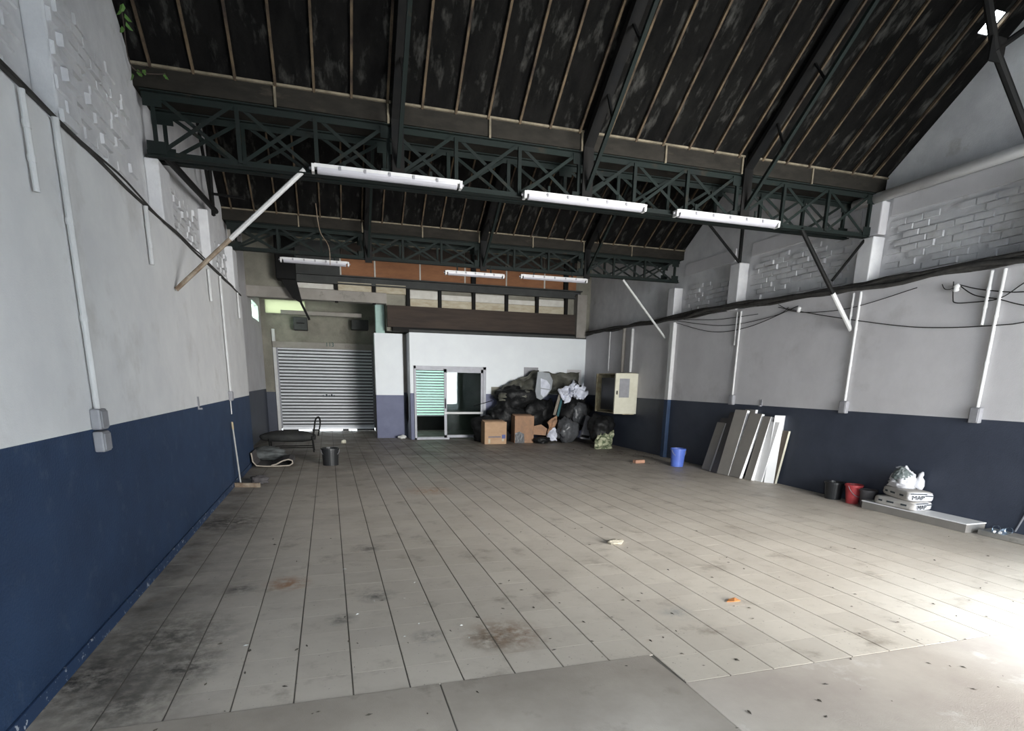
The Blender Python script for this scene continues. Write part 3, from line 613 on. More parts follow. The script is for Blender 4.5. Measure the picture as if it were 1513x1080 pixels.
wallcable([(1409, 416), (1408, 440), (1411, 447), (1430, 447), (1476, 441), (1513, 418), (1545, 400), (1570, 388)], 'black cable loop at the right edge dropping in a square bend')
wallcable([(1415, 420), (1445, 427), (1484, 431), (1513, 431), (1600, 424), (1700, 395), (1730, 375)], 'black cable at the right edge running nearly level')
wallcable([(1417, 421), (1440, 436), (1476, 442), (1513, 451), (1600, 462), (1700, 440), (1790, 380)], 'black cable at the right edge sloping down')
wallcable([(1392, 420), (1396, 427), (1405, 427), (1413, 421)], 'tiny cable loop around the near insulator', .005)
tag(MB().tube(smooth_path([V3((1.55, 12.6, 5.05)), V3((1.6, 12.7, 4.6)), V3((1.75, 12.6, 4.3)), V3((1.76, 12.5, 3.95))]), .008, 6).build('hanging_wire', RUST), 'thin pale wire dangling in front of the far girder', 'wire')
# ================================================================== SHUTTERS
def shutter(x0, x1, z0, z1, y, pitch, label, holes=False):
    t = thing('roller_shutter', ((x0+x1)/2, y, 0), label, 'roller shutter')
    n = int((z1-z0)/pitch)+1; mb = MB(); w = x1-x0; h = pitch*(.60 if holes else .64)
    prof = [(-.004, 0), (-.022, h*.18), (-.030, h*.42), (-.028, h*.62), (-.014, h*.9), (.004, h*1.0), (.012, h*1.0), (.004, 0)]
    mb.prism([(-w/2, a, b) for a, b in prof][::-1], (w, 0, 0)); me = mb.mesh('slat', SHUT)
    for i in range(n): inst('slat', me, ((x0+x1)/2, y, z0+i*pitch), t)
    if not holes:
        mj = MB().box(-w/2, w/2, .008, .018, -pitch*.5, pitch*.5).mesh('slat_backing', DGREY)  # dark backing strips added to block daylight between the slats
        for i in range(0, n+1): inst('slat_backing', mj, ((x0+x1)/2, y, z0+i*pitch), t)
    MB().box(x0, x0+.05, y-.05, y+.03, z0, z1).build('guide_rail', ALU, t); MB().box(x1-.05, x1, y-.05, y+.03, z0, z1).build('guide_rail', ALU, t)
    return t
t = shutter(SX0, SX1, .14, SZ, YB+.06, .107, 'large galvanised roller shutter at the far left, closed')
MB().box(SX0+.03, SX1-.03, YB+.02, YB+.08, .055, .14).build('bottom_bar', SHUT, t)
for x, w in ((1.42, .03), (1.53, .05), (1.62, .03), (1.70, .05), (1.78, .03)): MB().box(x-w/2, x+w/2, YB+.022, YB+.026, 1.17, 1.17+.06+.03*(w > .04)).build('painted_mark', INK, t)
for x0, x1 in ((.03, .55), (.98, 1.22), (2.02, 2.22), (2.5, 3.12)):
    MB().box(x0, x1, YB+.03, YB+.075, 0, .056).build('sill_block', BLACKP, t)
t2 = shutter(OX0, OX1, .5, 2.4, YB+.06, .095, 'roller shutter glowing green through the glass office door', True)
MB().box(OX0, OX1, YB+.02, YB+.1, 0, .5).build('kick_board', BLACKST, t2)
MB().box(OX0, OX1, YB+.10, YB+.12, .5, 2.4).build('green_backing_sheet', OFFPANE, t2)
# ------------------------------------------------------------------ office sliding door
t = thing('sliding_door', ((DX0+DX1)/2, OY, 0), 'aluminium framed glass sliding door in the white office wall', 'door')
fy0, fy1 = OY-.05, OY+.09
mb = MB().box(DX0, DX0+.055, fy0, fy1, 0, DZ).box(DX1-.09, DX1, fy0, fy1, 0, DZ).box(DX0, DX1, fy0, fy1, DZ-.08, DZ).box(DX0, 5.15, fy0, fy1, 0, .05); mb.build('outer_frame', ALU, t)
for x0, x1, yy, nm, ws in ((DX0+.055, 5.08, OY+.045, 'left_leaf', .02), (5.0, DX1-.09, OY-.0, 'right_leaf', .08)):
    lf = MB().box(x0, x0+ws, yy-.02, yy+.02, .05, DZ-.08).box(x1-.07, x1, yy-.02, yy+.02, .05, DZ-.08).box(x0, x1, yy-.02, yy+.02, .05, .05+ws).box(x0, x1, yy-.02, yy+.02, DZ-.1-ws, DZ-.08).build('door_leaf', ALU, t)
    if nm == 'right_leaf': MB().box(x0, x1, yy-.021, yy+.021, .78, .84).build('mid_rail', PVC, lf)
    if nm == 'right_leaf': MB().box(x0+.07, x1-.07, yy-.003, yy+.003, .14, DZ-.17).build('pane', GLASS, lf)
MB().box(5.02, 5.05, OY-.06, OY-.02, .95, 1.25).build('handle', BLACKST, t)
for x, z in ((7.57, 1.9), ):
    tag(MB().box(x, x+.48, OY-.012, OY, z, 2.24).build('wall_notice', GREYP), 'grey rectangular board on the office wall behind the rubbish', 'board')
tag(MB().box(6.5, 6.8, OY-.012, OY, 1.36, 1.62).build('wall_notice', BEIGEW), 'small beige board on the office wall beside the glass door', 'board')
tag(MB().box(9.05, 9.55, OY-.012, OY, 1.75, 2.2).build('wall_notice', WHITER), 'pale grey board on the office wall in the right corner', 'board')
# things in the alcove: fan box, duct, beam
t = thing('extractor_box', (1.0, YB-.3, 3.3), 'dark box unit hanging above the roller shutter at left', 'box unit'); MB().box(.62, 1.05, YB-.5, YB-.02, 3.32, 3.72).build('casing', DGREY, t, bevel=.02); MB().lathe((.84, YB-.52, 3.52), [(.12, 0), (.13, .01)], 16).build('grille', BLACKST, t)
tag(MB().box(2.45, 3.0, YB-.5, YB-.02, 3.4, 3.72).build('motor_housing', DGREY, bevel=.02), 'dark motor housing above the roller shutter at right', 'housing')
tag(MB().box(.3, 2.75, 20.0, 20.12, 3.72, 3.84).build('cross_beam', CONC, bevel=.01), 'grey cross beam in front of the wall above the shutter', 'beam')
t = thing('black_duct', (.75, 17.6, 5.1), 'black hanging duct narrowing to a bent strap left of the far lamps', 'duct')
MB().box(.42, .92, 17.3, 17.7, 4.35, 6.46).build('duct_body', BLACKST, t, bevel=.03); MB().prism([(.5, 17.4, 4.4), (.92, 17.4, 4.4), (1.05, 17.4, 3.75), (.80, 17.4, 3.9)], (0, .1, 0)).build('strap', BLACKST, t); MB().beam((.98, 17.45, 3.85), (1.2, 17.45, 3.35), .08, .06).build('tail', BLACKST, t)
tag(MB().box(XL, -.05, 13.36, 13.7, 3.6, 5.2).build('corner_post', CONC, bevel=.01), 'grey concrete post where the left wall steps back', 'post')
# ================================================================== RUBBISH HEAP
def bag(name, px, depth, r, label, mt, seed, amp=.36, sub=4, group=None, cat='rubbish bag', rot=0, zc=None, knot=False, ridge=.22):
    P = at('Y', depth, *px); c = (P.x, P.y, max(P.z, r[2]*.8) if zc is None else zc)
    t = thing(name, (c[0], c[1], 0 if c[2]-r[2] < .05 else c[2]-r[2]*.9), label, cat, group)
    MB().blob(c, r, seed, amp, 1.45, sub, flat=.003, rot=rot, ridge=ridge).build('sack', mt, t, smooth=True)
    if knot:
        MB().blob((c[0]+r[0]*.2, c[1]-r[1]*.3, c[2]+r[2]*.98), (.09, .08, .12), seed+9, .5, 2, 2).build('tied_neck', mt, t, smooth=True)
    return t
G = 'black bags in the rubbish heap'
bag('bin_bag', (722, 625), 17.0, (.50, .42, .42), 'black bin bag at the left foot of the rubbish heap by the glass door', BLACKP, 1, group=G, zc=.36, knot=True)
bag('bin_bag', (752, 602), 17.25, (.58, .42, .55), 'big black bag behind the printed cardboard box', BLACKP, 2, group=G, zc=.72, knot=True)
bag('bin_bag', (790, 600), 17.3, (.55, .40, .52), 'big black bag behind the torn cardboard box', BLACKP, 3, group=G, zc=.75)
bag('bin_bag', (762, 582), 17.35, (.60, .36, .40), 'black bag on top of the heap below the dark tarpaulin', BLACKP, 4, group=G, zc=1.25)
bag('bin_bag', (810, 610), 17.2, (.34, .34, .60), 'black bag right of the torn box under the grey moulded panel', BLACKP, 5, group=G, zc=.62)
bag('bin_bag', (845, 610), 16.9, (.55, .42, .55), 'black bag in the middle of the heap under the white sheets', BLACKP, 6, group=G, zc=.85)
bag('bin_bag', (738, 645), 16.7, (.30, .26, .22), 'small black bag on the floor between the two boxes', BLACKP, 7, group=G, zc=.2)
bag('bin_bag', (888, 628), 15.3, (.36, .34, .40), 'black bag at the right end of the heap under the cabinet', BLACKP, 8, group=G, zc=.52)
bag('bin_bag', (852, 590), 17.2, (.30, .30, .75), 'tall black sack between the heap and the cabinet', DARKT, 12, group=G, zc=1.1)
bag('bin_bag', (800, 655), 16.2, (.22, .16, .12), 'small crumpled black scrap on the floor before the torn box', BLACKP, 13, group=G, zc=.09)
def sheet(name, pxs, depth, label, mt, cat, thick=.02, seed=0, n=10, wob=.12, group=None):
    """crumpled sheet whose corners are quad pxs (tl,tr,br,bl)"""
    dp = depth if isinstance(depth, (list, tuple)) else [depth]*4
    q = [at('Y', dp[i], *pxs[i]) for i in range(4)]; vs = []
    for j in range(n+1):
        for i in range(n+1):
            u, v = i/n, j/n; p = (q[0]*(1-u)+q[1]*u)*(1-v)+(q[3]*(1-u)+q[2]*u)*v
            o = V3((seed*2.3, seed*5.1, 0)); k = mn.noise(V3((u*3.3, v*3.3, 0))+o)+.5*abs(mn.noise(V3((u*8, v*8, 1))+o))
            p = p+V3((.25*mn.noise(V3((u*4, v*4, 3))+o)*wob, -k*wob, .5*mn.noise(V3((u*5, v*4, 6))+o)*wob)); p.z = max(p.z, .004); vs.append(p)
    fs = [(j*(n+1)+i, (j+1)*(n+1)+i, (j+1)*(n+1)+i+1, j*(n+1)+i+1) for j in range(n) for i in range(n)]
    o = MB().add(vs, fs).build(name, mt, smooth=True)
    s_ = o.modifiers.new('thickness', 'SOLIDIFY'); s_.thickness = thick; tag(o, label, cat, group); return o
sheet('tarpaulin', [(742, 570), (797, 546), (797, 585), (735, 592)], [17.55, 17.5, 17.1, 17.1], 'dark grey green tarpaulin draped over the top left of the heap', OLIVE, 'tarpaulin', .03, 1, 14, .2)
sheet('tarpaulin', [(795, 550), (858, 551), (850, 578), (800, 585)], [17.6, 17.6, 17.35, 17.35], 'olive tarpaulin hanging behind the grey moulded panel', OLIVE, 'tarpaulin', .03, 2, 12, .15)
sheet('plastic_sheet', [(824, 577), (850, 563), (848, 580), (835, 598)], [16.5, 16.6, 16.5, 16.3], 'crumpled white plastic sheet on the heap, left one', WHITEBAG, 'plastic sheet', .01, 3, 12, .3, 'white sheets on the heap')
sheet('plastic_sheet', [(842, 572), (866, 568), (864, 590), (846, 588)], [16.4, 16.5, 16.35, 16.3], 'crumpled pale grey white sheet on the heap beside the tall black sack', WHITEBAG, 'plastic sheet', .01, 5, 12, .28, 'white sheets on the heap')
sheet('plastic_sheet', [(812, 630), (823, 634), (823, 650), (806, 649)], [16.5, 16.4, 16.2, 16.2], 'white pointed paper bag standing on the floor in the heap', WHITEBAG, 'paper bag', .05, 6, 8, .1)
sheet('floral_sack', [(882, 641), (907, 634), (905, 664), (878, 664)], [15.1, 15.1, 14.6, 14.6], 'pale green patterned crumpled sack at the right foot of the heap', FLORAL, 'sack', .05, 7, 16, .14)
sheet('cardboard_scrap', [(809, 622), (823, 612), (822, 628), (808, 640)], [16.5, 16.55, 16.4, 16.3], 'crumpled orange brown cardboard scrap above the white paper bag', CARDD, 'cardboard', .02, 8, 8, .14)
bag('grey_sack', (838, 633), 16.3, (.34, .26, .40), 'shiny grey plastic sack standing in the heap, left one', GREYBAG, 15, group='grey sacks', zc=.36, rot=.3)
bag('grey_sack', (853, 612), 16.6, (.30, .24, .34), 'dull grey plastic sack lying above the other grey sack', GREYBAG, 16, group='grey sacks', zc=.85)
t = thing('grey_case', at('Y', 16.0, 868, 652), 'flat slate grey plastic case leaning in the heap', 'case')
q = [at('Y', y, *c) for c, y in (((858, 648), 15.9), ((872, 650), 15.9), ((883, 620), 16.2), ((868, 614), 16.2))]; MB().prism(q, (0, .12, 0)).build('shell', GREYP, t, bevel=.01); MB().prism([q[0]+V3((0, -.01, .05)), q[1]+V3((-.05, -.01, .05)), q[1]+V3((-.02, -.01, .12)), q[0]+V3((.03, -.01, .12))], (0, .01, 0)).build('handle', BLACKST, t)
# moulded panel with two pale panes
t = thing('moulded_panel', at('Y', 16.9, 805, 592), 'grey rounded moulded panel with two pale panes on top of the heap', 'panel')
ol = [(795, 549), (812, 551), (817, 562), (815, 575), (808, 585), (799, 591), (793, 588), (791, 578)]
MB().prism([at('Y', 16.85+.006*(q[1]-549), *q) for q in ol], (0, .05, 0)).build('shell', mat('light_grey_shell', (.30, .32, .34), .5), t, bevel=.01)
for pl in ([(799, 559), (808, 562), (813, 569), (812, 575), (799, 573)], [(799, 574.5), (812, 576.5), (808, 583), (803, 587), (799, 583)]):
    MB().prism([at('Y', 16.84+.006*(q[1]-549), *q) for q in pl], (0, .012, 0)).build('pane', WHITEBAG, t)
for a, b, lab, mt, r in (((819, 613), (830, 574), 'greyish plank leaning in the heap, left of the two thin planks', CARPETE, .035), ((824, 615), (834, 572), 'blue green plank leaning in the heap, right of the two thin planks', mat('teal_plank', (.06, .16, .18), .6), .03), ((700, 600), (727, 592), 'dark stick poking out of the heap across the glass door', BLACKST, .02)):
    t = thing('plank', at('Y', 16.4, *a), lab, 'plank'); MB().beam(at('Y', 16.3 if a[0] > 750 else 17.3, *a), at('Y', 16.6 if a[0] > 750 else 17.0, *b), r*2, r).build('board', mt, t)
# cardboard boxes
def cbox(name, x0, y0, w, d, h, label, mt, torn=False):
    t = thing(name, (x0+w/2, y0+d/2, 0), label, 'cardboard box')
    th = .012
    MB().box(x0, x0+w, y0, y0+th, .0, h).build('front_panel', mt, t); MB().box(x0, x0+w, y0+d-th, y0+d, 0, h).build('back_panel', mt, t)
    MB().box(x0, x0+th, y0+th, y0+d-th, 0, h).build('side_panel', mt, t); MB().box(x0+w-th, x0+w, y0+th, y0+d-th, 0, h).build('side_panel', mt, t); MB().box(x0+th, x0+w-th, y0+th, y0+d-th, 0, th).build('bottom', mt, t)
    MB().obox((x0+.01, y0+.4*d, h+.0), (w-.02, 0, 0), (0, d*.55, .03), (0, 0, .008)).build('flap', mt, t)
    return t
t = cbox('cardboard_box', 5.88, 16.2, .66, .42, .64, 'square cardboard box with blue print in front of the black bags', CARD)
MB().obox((5.99, 16.196, .19), (.38, 0, 0), (0, .004, 0), (0, 0, .035)).build('printed_band', mat('faded_blue_ink', (.17, .16, .20), .8), t)
MB().box(6.40, 6.51, 16.196, 16.2, .16, .27).build('printed_square', INKB, t)
MB().box(5.99, 6.05, 16.197, 16.2, .02, .15).build('tape_patch', CREAMB, t); MB().box(6.40, 6.47, 16.197, 16.2, .08, .15).build('tape_patch', CREAMB, t)
t = cbox('cardboard_box', 6.86, 16.4, .60, .38, .80, 'torn brown cardboard box with ragged side in the heap', CARDD)
MB().prism([(7.42, 16.39, .25), (7.83, 16.35, .22), (7.87, 16.35, .42), (7.68, 16.37, .55), (7.46, 16.39, .50)], (0, .012, 0)).build('torn_flap', CARDD, t); MB().prism([(6.87, 16.388, .0), (7.17, 16.388, 0), (7.15, 16.388, .27), (7.0, 16.388, .34), (6.87, 16.388, .29)], (0, .01, 0)).build('wet_patch', GREYBAG, t)
# metal cabinet on the right wall, both doors open
t = thing('wall_cabinet', (W-.2, 15.2, .95), 'cream metal wall cabinet with both doors standing open on the right wall', 'cabinet')
MB().box(W-.02, W, 14.35, 15.95, .98, 2.06).build('back', CREAMD, t)
MB().box(W-.38, W-.02, 14.35, 15.95, 2.04, 2.07).box(W-.38, W-.02, 14.35, 15.95, .96, .99).box(W-.38, W-.02, 14.35, 14.38, .99, 2.04).box(W-.38, W-.02, 15.92, 15.95, .99, 2.04).build('body', CREAMD, t)
MB().box(W-.34, W-.06, 14.5, 15.8, 1.05, 1.95).build('switchgear', BLACKPL, t)
d = MB().box(9.0, W-.0, 14.28, 14.34, .98, 2.06).build('door', CREAM, t, bevel=.008)
MB().box(9.12, 9.42, 14.272, 14.28, 1.42, 1.92).build('label_plate', GREYP, d); MB().box(9.04, 9.07, 14.26, 14.28, 1.5, 1.6).build('handle', BLACKST, d)
d = MB().box(9.25, 9.52, 15.97, 16.02, .97, 2.06).build('door', CREAMD, t, bevel=.008); MB().box(9.42, 9.46, 15.955, 15.97, 1.05, 1.4).build('handle', CREAM, d)
# ================================================================== BUCKETS
def bucket(x, y, r0, r1, h, mt, label, handle=True):
    t = thing('bucket', (x, y, 0), label, 'bucket', 'buckets')
    MB().lathe((x, y, 0), [(r0-.02, 0), (r0, .0), (r1, h*.9), (r1+.012, h*.9), (r1+.012, h), (r1-.004, h), (r0-.01, .015), (0.001, .012)], 28, closed=True).build('body', mt, t, smooth=False)
    MB().lathe((x, y, 0), [(.001, .0), (r0, .0)], 28, closed=True).build('base', mt, t)
    if handle:
        MB().tube([(x+(r1+.015)*math.cos(a), y-.02-.10*math.sin(a), h*.93-.16*math.sin(a)) for a in [math.pi*k/12 for k in range(13)]], .005, 6).build('handle', GREYP, t)
bucket(9.03, 11.15, .135, .16, .40, BLUEPL, 'blue plastic bucket on the floor beside the white boxed downpipe')
bucket(9.50, 6.95, .085, .12, .30, REDP, 'red plastic bucket against the right wall by the cement sacks')
bucket(1.57, 12.7, .16, .175, .36, BLACKPL, 'black plastic bucket standing alone on the tiles at the left rear')
bucket(9.5, 7.32, .12, .14, .28, BLACKPL, 'black bucket in shadow behind the red bucket', False)
bucket(9.52, 6.70, .09, .115, .26, PANELD, 'dark grey bucket between the red bucket and the cement sacks', False)
# ================================================================== LEANING PANELS
def px5(a, b): return (920+a*.1983, 560+b*.1983)
def panel(bl, br, tl, lab, face, edge, th=.05, topx=.04):
    A = at('Z', .0, *px5(*bl)); B = at('Z', .0, *px5(*br)); T = at('X', W-topx-th, *px5(*tl))
    if A.x > W-.12: A.x = W-.12
    if B.x > W-.12: B.x = W-.12
    up = T-A; ac = B-A; nrm = ac.cross(up).normalized()
    if nrm.x < 0: nrm = -nrm
    lift = V3((0, 0, max(0, -nrm.z*th)))
    t = thing('leaning_panel', (A+B)/2, lab, 'panel', 'panels leaning on the right wall')
    MB().obox(A+lift, ac, up, nrm*.006).build('face', face, t)
    MB().obox(A+lift+nrm*.006, ac, up, nrm*(th-.006)).build('core', edge, t)
panel((1140, 770), (1205, 778), (1195, 385), 'narrow brown panel with pale edge, rightmost of the leaning panels', PANELB, CREAM, .05, .02)
panel((900, 700), (1010, 715), (915, 225), 'tall grey panel standing behind the others, topmost of the leaning panels', PANELG, PANELW, .06, .0)
panel((1052, 772), (1135, 779), (1135, 272), 'broad bright white panel, second from the right of the leaning panels', PANELW, PANELW, .10, .06)
panel((972, 756), (1032, 769), (1105, 320), 'slanting white panel crossing behind the broad white one', PANELW, PANELW, .06, .10)
panel((905, 746), (955, 758), (1050, 280), 'narrow grey brown panel with a white edge beside the slanting white one', PANELG, PANELW, .08, .08)
panel((787, 724), (868, 743), (950, 258), 'wide grey panel with white edge, middle of the leaning panels', PANELG, PANELW, .07, .10)
panel((700, 706), (783, 724), (840, 232), 'wide grey panel left of the middle one among the leaning panels', PANELG, PANELW, .07, .12)
panel((655, 694), (700, 706), (800, 250), 'narrow dark panel behind the wide grey ones', PANELD, PANELG, .04, .06)
panel((587, 671), (642, 686), (705, 324), 'short grey panel with white edge, leftmost of the leaning panels', PANELG, PANELW, .05, .06)
panel((600, 668), (655, 682), (735, 290), 'short dark panel behind the leftmost leaning panel', PANELD, PANELD, .04, .01)
# ================================================================== CEMENT SACKS, BOARD
t = thing('thick_board', (9.48, 5.85, 0), 'thick grey board with white edge lying on the floor under the cement sacks', 'board')
MB().box(9.33, 9.67, 5.08, 6.62, .0, .105).build('board_body', PANELG, t, bevel=.004); MB().box(9.322, 9.672, 5.072, 6.628, .106, .122).build('white_edge', PANELW, t, bevel=.003)
def sack(cx, cy, z, l, w, h, rot, lab, seed, tilt=0):
    t = thing('cement_sack', (cx, cy, z), lab, 'cement sack', 'cement sacks')
    n, mq = 14, 10; vs = []; fs = []
    me = MB(); bm = bmesh.new(); bmesh.ops.create_cube(bm, size=2); bmesh.ops.subdivide_edges(bm, edges=bm.edges[:], cuts=7, use_grid_fill=True)
    ca, sa = math.cos(rot), math.sin(rot); pts = []; fm = []
    for v in bm.verts:
        x, y, zz = v.co; k = 1-.10*(abs(x)**4)*0-.0
        ez = (1-.10*abs(x)**6-.14*abs(y)**8); ex = 1-.05*abs(zz)**4; ey = 1-.03*abs(zz)**4
        o = V3((seed*3, 0, 0)); nn = .035*mn.noise(V3((x*2, y*2, zz*2))+o)
        X, Y, Z = x*w/2*ex+nn*.5, y*l/2*ey+nn*.4, (zz*ez)*h/2+nn*.35*(1 if zz > 0 else .2)
        Z += tilt*y*.5
        pts.append((cx+X*ca-Y*sa, cy+X*sa+Y*ca, max(z+.002, z+h/2+Z)))
    for f in bm.faces:
        fs.append(tuple(v.index for v in f.verts)); c = f.calc_center_median(); fm.append(1 if c.y < -.98 else 0)
    bm.free(); me.v = pts; me.f = fs; me.mi = fm; me.build('sack_body', [BAGP, BAGW], t, smooth=True)
    ey = V3((-sa, ca, 0)); ex = V3((ca, sa, 0)); tl = V3((0, 0, tilt*-.5))
    o = V3((cx, cy, z+h/2))-ey*(l/2*1.0+.016)+tl
    text('lettering', 'MAP', .085, frame4(o-ex*.04+V3((0, 0, -.012)), ex, (0, 0, 1)), INK, t)
    MB().obox(o-ex*.15+V3((0, 0, .038)), ex*.22, (0, 0, .012), -ey*.002).build('printed_line', INK, t); MB().obox(o+ex*.05+V3((0, 0, .014)), ex*.11, (0, 0, .012), -ey*.002).build('printed_line', INK, t)
    s = V3((cx, cy, z+h/2))-ex*(w/2+.008)
    for a, b in ((-.2, .09), (.0, .11), (.18, .06)): MB().obox(s+ey*a+V3((0, 0, -.012)), ey*b, (0, 0, .024), -ex*.003).build('printed_word', INK, t)
sack(9.48, 6.10, .123, .62, .32, .13, .0, 'lower cement sack lettered on its end, lying on the thick board', 1)
sack(9.47, 6.04, .262, .60, .33, .14, -.36, 'upper cement sack lettered on its end, lying askew on the lower one', 2)
t = thing('torn_sack', (9.48, 6.12, .41), 'crumpled open sack with dark print on top of the cement sacks', 'sack')
cone = lambda k: (lambda p: V3((p.x*(1-k*(p.z+1)/2), p.y*(1-k*(p.z+1)/2), p.z)))
MB().blob((9.46, 6.13, .53), (.20, .24, .17), 21, .22, 1.6, 4, flat=.405, ridge=.3, fn=cone(.62)).build('sack_body', BAGW, t, smooth=True)
MB().blob((9.42, 6.13, .58), (.155, .17, .115), 23, .2, 1.6, 4, ridge=.3, fn=cone(.5)).build('printed_fold', mat('grey_print', (.10, .12, .12), .7, col2=(.30, .31, .31), scale=22, lo=.56, hi=.62), t, smooth=True)
MB().tube([(9.54, 5.99, .41), (9.575, 5.98, .47), (9.585, 5.98, .53), (9.582, 5.98, .575), (9.595, 5.98, .61), (9.612, 5.975, .645)], .05, 10, rs=[.085, .075, .058, .03, .034, .012]).build('loose_neck', BAGW, t, smooth=True)
MB().blob((9.45, 6.18, .68), (.06, .07, .02), 25, .3, 1.8, 3, ridge=.3).build('top_fold', BAGW, t, smooth=True)
# step and bottles at the right edge
tag(MB().box(9.42, W, 3.6, 5.0, 0, .07).build('floor_ledge', CONC, bevel=.01), 'low dark ledge along the right wall past the board', 'ledge')
for k, (x, y, a) in enumerate(((9.52, 4.85, .5), (9.55, 4.72, .2))):
    t = thing('plastic_bottle', (x, y, .07), 'clear plastic bottle lying on the ledge, '+('farther one' if k == 0 else 'nearer one'), 'bottle', 'plastic bottles')
    mb = MB(); prof = [(.004, 0), (.038, .004), (.04, .02), (.04, .16), (.032, .2), (.014, .225), (.014, .25)]; mb.lathe((0, 0, 0), prof, 16)
    M_ = Matrix.Translation((x, y, .112)) @ Matrix.Rotation(a+math.pi, 4, 'Z') @ Matrix.Rotation(math.pi/2, 4, 'Y')
    mb.v = [tuple(M_ @ V3(v)) for v in mb.v]; mb.build('body', BOTTLE, t, smooth=True)
    mb = MB().lathe((0, 0, .245), [(.016, 0), (.016, .02)], 12); mb.v = [tuple(M_ @ V3(v)) for v in mb.v]; mb.build('cap', PVC, t)
tag(MB().tube([at('Z', .09, 1500, 785), at('X', W-.02, 1530, 735)], .012, 8).build('metal_rod', ALU), 'thin grey rod leaning on the right wall at the photo edge', 'rod')
# ================================================================== LEFT REAR CLUTTER
t = thing('squeegee', (.12, 10.5, 0), 'squeegee with thin pale handle standing against the left blue wall', 'squeegee')
MB().tube([(.10, 10.45, .05), (.04, 10.55, 1.02)], .014, 8).build('handle', mat('pale_handle', (.34, .34, .33), .5), t); MB().tube([(.045, 10.54, .94), (.038, 10.555, 1.06)], .016, 8).build('grip', WOODP, t)
MB().beam((.03, 10.35, .035), (.42, 10.25, .035), .05, .07).build('blade_holder', RUST, t)
bag('crumpled_rag', (384, 714), 10.6, (.14, .10, .09), 'small crumpled grey rag on the floor beside the squeegee', CARPET, 31, cat='rag', zc=.06)
# folded carpet: long strip folded over itself at the right end
t = thing('folded_carpet', (.45, 13.0, 0), 'grey carpet piece folded into a loop on the floor by the left wall', 'carpet')
def strip(prof, y0, y1, th, nm, mt):
    mb = MB(); n = len(prof)
    ns = []
    for i in range(n):
        a, b = V3((*prof[max(i-1, 0)], 0)), V3((*prof[min(i+1, n-1)], 0)); d = (b-a).normalized(); ns.append(V3((-d.y, d.x, 0)))
    vs = []
    for y in (y0, y1):
        for i in range(n):
            x, z = prof[i]; vs.append((x, y, z)); vs.append((x+ns[i].x*th, y, z+ns[i].y*th))
    k = 2*n; fs = []
    for i in range(n-1):
        a = 2*i; fs += [(a, a+2, k+a+2, k+a), (a+1, k+a+1, k+a+3, a+3), (a, a+1, a+3, a+2), (k+a, k+a+2, k+a+3, k+a+1)]
    fs += [(0, k, k+1, 1), (2*n-2, 2*n-1, k+2*n-1, k+2*n-2)]
    return mb.add(vs, fs).build(nm, mt, t, smooth=False)
pr = [(.03, .30), (.05, .12), (.12, .03), (.3, .012), (.6, .012), (.76, .02), (.83, .07), (.82, .14), (.74, .17), (.62, .14), (.50, .075), (.40, .05)]
strip(pr, 12.55, 13.3, .02, 'pile', CARPET); strip(pr, 12.535, 12.549, .024, 'cut_edge', CARPETE)
bag('dust_sheet', (395, 668), 13.75, (.40, .35, .15), 'grey dusty sheet bundle behind the folded carpet', mat('grey_sheet', (.13, .14, .14), .8, col2=(.07, .075, .075), scale=5), 33, cat='bundle', zc=.13)
t = thing('low_bench', (.8, 15.2, 0), 'low black bench with two upright looped bars near the roller shutter', 'bench')
MB().blob((.62, 15.2, .38), (.66, .34, .15), 41, .15, 1.5, 3).build('seat', DARKT, t, smooth=True)
for x in (.15, 1.15):
    for y in (15.0, 15.4): MB().tube([(x, y, .40), (x+.03, y, .0)], .016, 8).build('leg', BLACKST, t)
for y in (15.05, 15.3):
    MB().tube(smooth_path([V3((1.18, y, .38)), V3((1.22, y, .62)), V3((1.26, y, .80)), V3((1.34, y, .84)), V3((1.36, y, .70)), V3((1.30, y, .40))], 6), .018, 8).build('looped_bar', BLACKST, t)
MB().tube([(.18, 15.0, .12), (1.18, 15.0, .12)], .012, 8).build('stretcher', BLACKST, t); MB().tube([(.18, 15.4, .12), (1.18, 15.4, .12)], .012, 8).build('stretcher', BLACKST, t)
bag('paper_scrap', (508, 656), 17.0, (.07, .06, .06), 'small crumpled cream paper on the tiles behind the black bucket', CREAM, 35, cat='paper', zc=.04)
bag('paper_scrap', (594, 643), 18.1, (.13, .08, .06), 'crumpled white paper at the foot of the blue pier', WDEB, 36, cat='paper', zc=.05)
bag('black_pouch', (602, 605), 18.4, (.05, .05, .42), 'black thin sack hanging in the recess beside the pier', BLACKP, 37, cat='sack', zc=.9)
# ================================================================== SMALL FLOOR THINGS
bag('flat_stone', (909, 803), 5.7, (.10, .06, .03), 'pale flat stone lying on the tiles in the middle of the floor', STONE, 50, cat='stone', zc=.022)
t = thing('broken_brick', (8.42, 11.8, 0), 'broken terracotta brick on the floor before the blue bucket', 'brick'); MB().obox((8.3, 11.7, 0), (.26, .03, 0), (-.02, .12, 0), (0, 0, .075)).build('block', BRICKT, t, bevel=.012); MB().box(8.44, 8.5, 11.735, 11.74, .02, .05).build('hole', DEB, t)  # dark slab in the block stands in for the shade of a hole
P = at('Z', 0, 1084, 889); t = thing('orange_leaf', (P.x, P.y, 0), 'crumpled orange leaf on the pale tiles', 'leaf'); MB().prism([(P.x-.07, P.y, .004), (P.x-.02, P.y-.03, .012), (P.x+.06, P.y-.01, .004), (P.x+.03, P.y+.03, .02), (P.x-.03, P.y+.03, .010)], (0, 0, .006)).build('blade', LEAFO, t)
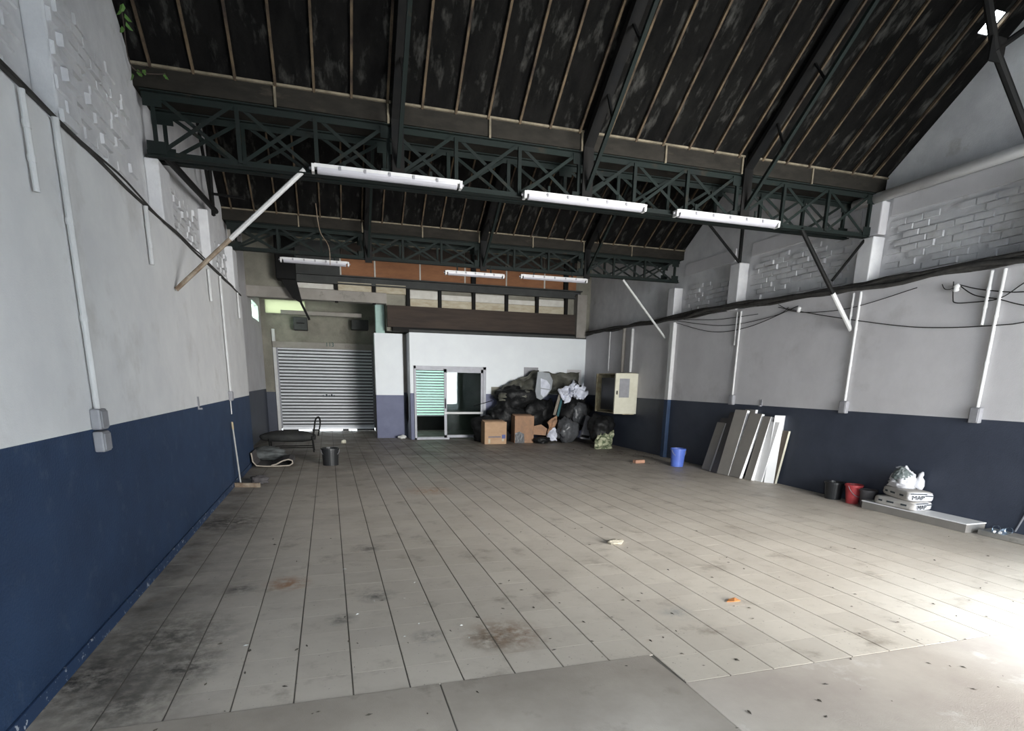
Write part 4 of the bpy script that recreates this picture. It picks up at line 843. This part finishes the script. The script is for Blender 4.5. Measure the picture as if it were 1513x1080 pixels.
def litter(n, regions, mt, name, label, s0, s1):
    mb = MB()
    for k in range(n):
        (xa, xb, ya, yb) = random.choice(regions); x, y = random.uniform(xa, xb), random.uniform(ya, yb); s = random.uniform(s0, s1); a = random.uniform(0, 6.28)
        u = V3((math.cos(a), math.sin(a), 0))*s; w = V3((-math.sin(a), math.cos(a), 0))*s*random.uniform(.25, .6); z = .0045
        p = V3((x, y, z)); mb.add([p-u, p-w, p+u*.9, p+w*.8, p+V3((0, 0, s*random.uniform(.15, .4)))], [(0, 1, 4), (1, 2, 4), (2, 3, 4), (3, 0, 4), (3, 2, 1, 0)])
    o = mb.build(name, mt); tag(o, label, 'litter', kind='stuff'); return o
litter(150, [(.4, 6, 3.2, 7), (3, 9, 2.2, 5), (.5, 4, 2.6, 4.2), (3.5, 8, 2.0, 3.5)], DEB, 'floor_litter', 'dark scattered leaf and dirt flakes on the floor', .008, .026)
litter(90, [(7.8, 9.6, 11.6, 15), (8.6, 9.6, 11.3, 14)], DEB, 'rubble', 'brown rubble crumbs along the right wall', .012, .04)
litter(26, [(9.2, 9.6, 7.9, 8.7), (.8, 2.5, 3.6, 5.5)], WDEB, 'paint_chips', 'white paint chips near the leaning panels and on the tiles', .008, .025)
# ================================================================== PLANT at the upper left eaves
t = thing('climbing_plant', (-.05, 7.3, 4.9), 'green climbing plant leaves poking in at the top left roof edge', 'plant')
leaf = MB().add([(0, 0, 0), (.028, .03, .012), (.022, .075, .0), (0, .10, -.02), (-.022, .075, 0), (-.028, .03, .012)], [(0, 1, 2, 3), (0, 3, 4, 5)]).mesh('leaf', LEAFM)
for px, d in (((178, 12), 7.15), ((184, 20), 7.2), ((186, 32), 7.2), ((180, 38), 7.1), ((203, 102), 7.45), ((215, 103), 7.45), ((243, 108), 7.45), ((195, 108), 7.4), ((182, 5), 7.1)):
    P = at('Y', d, *px); inst('leaf', leaf, P, t, rot=(random.uniform(-2, -1), random.uniform(-.6, .6), random.uniform(-1, 1)), scale=(.8, .8, .8))
MB().tube(smooth_path([at('Y', 7.2, 175, -20), at('Y', 7.2, 182, 30), at('Y', 7.4, 196, 100), at('Y', 7.45, 245, 110)]), .006, 6).build('stem', BROWN, t)
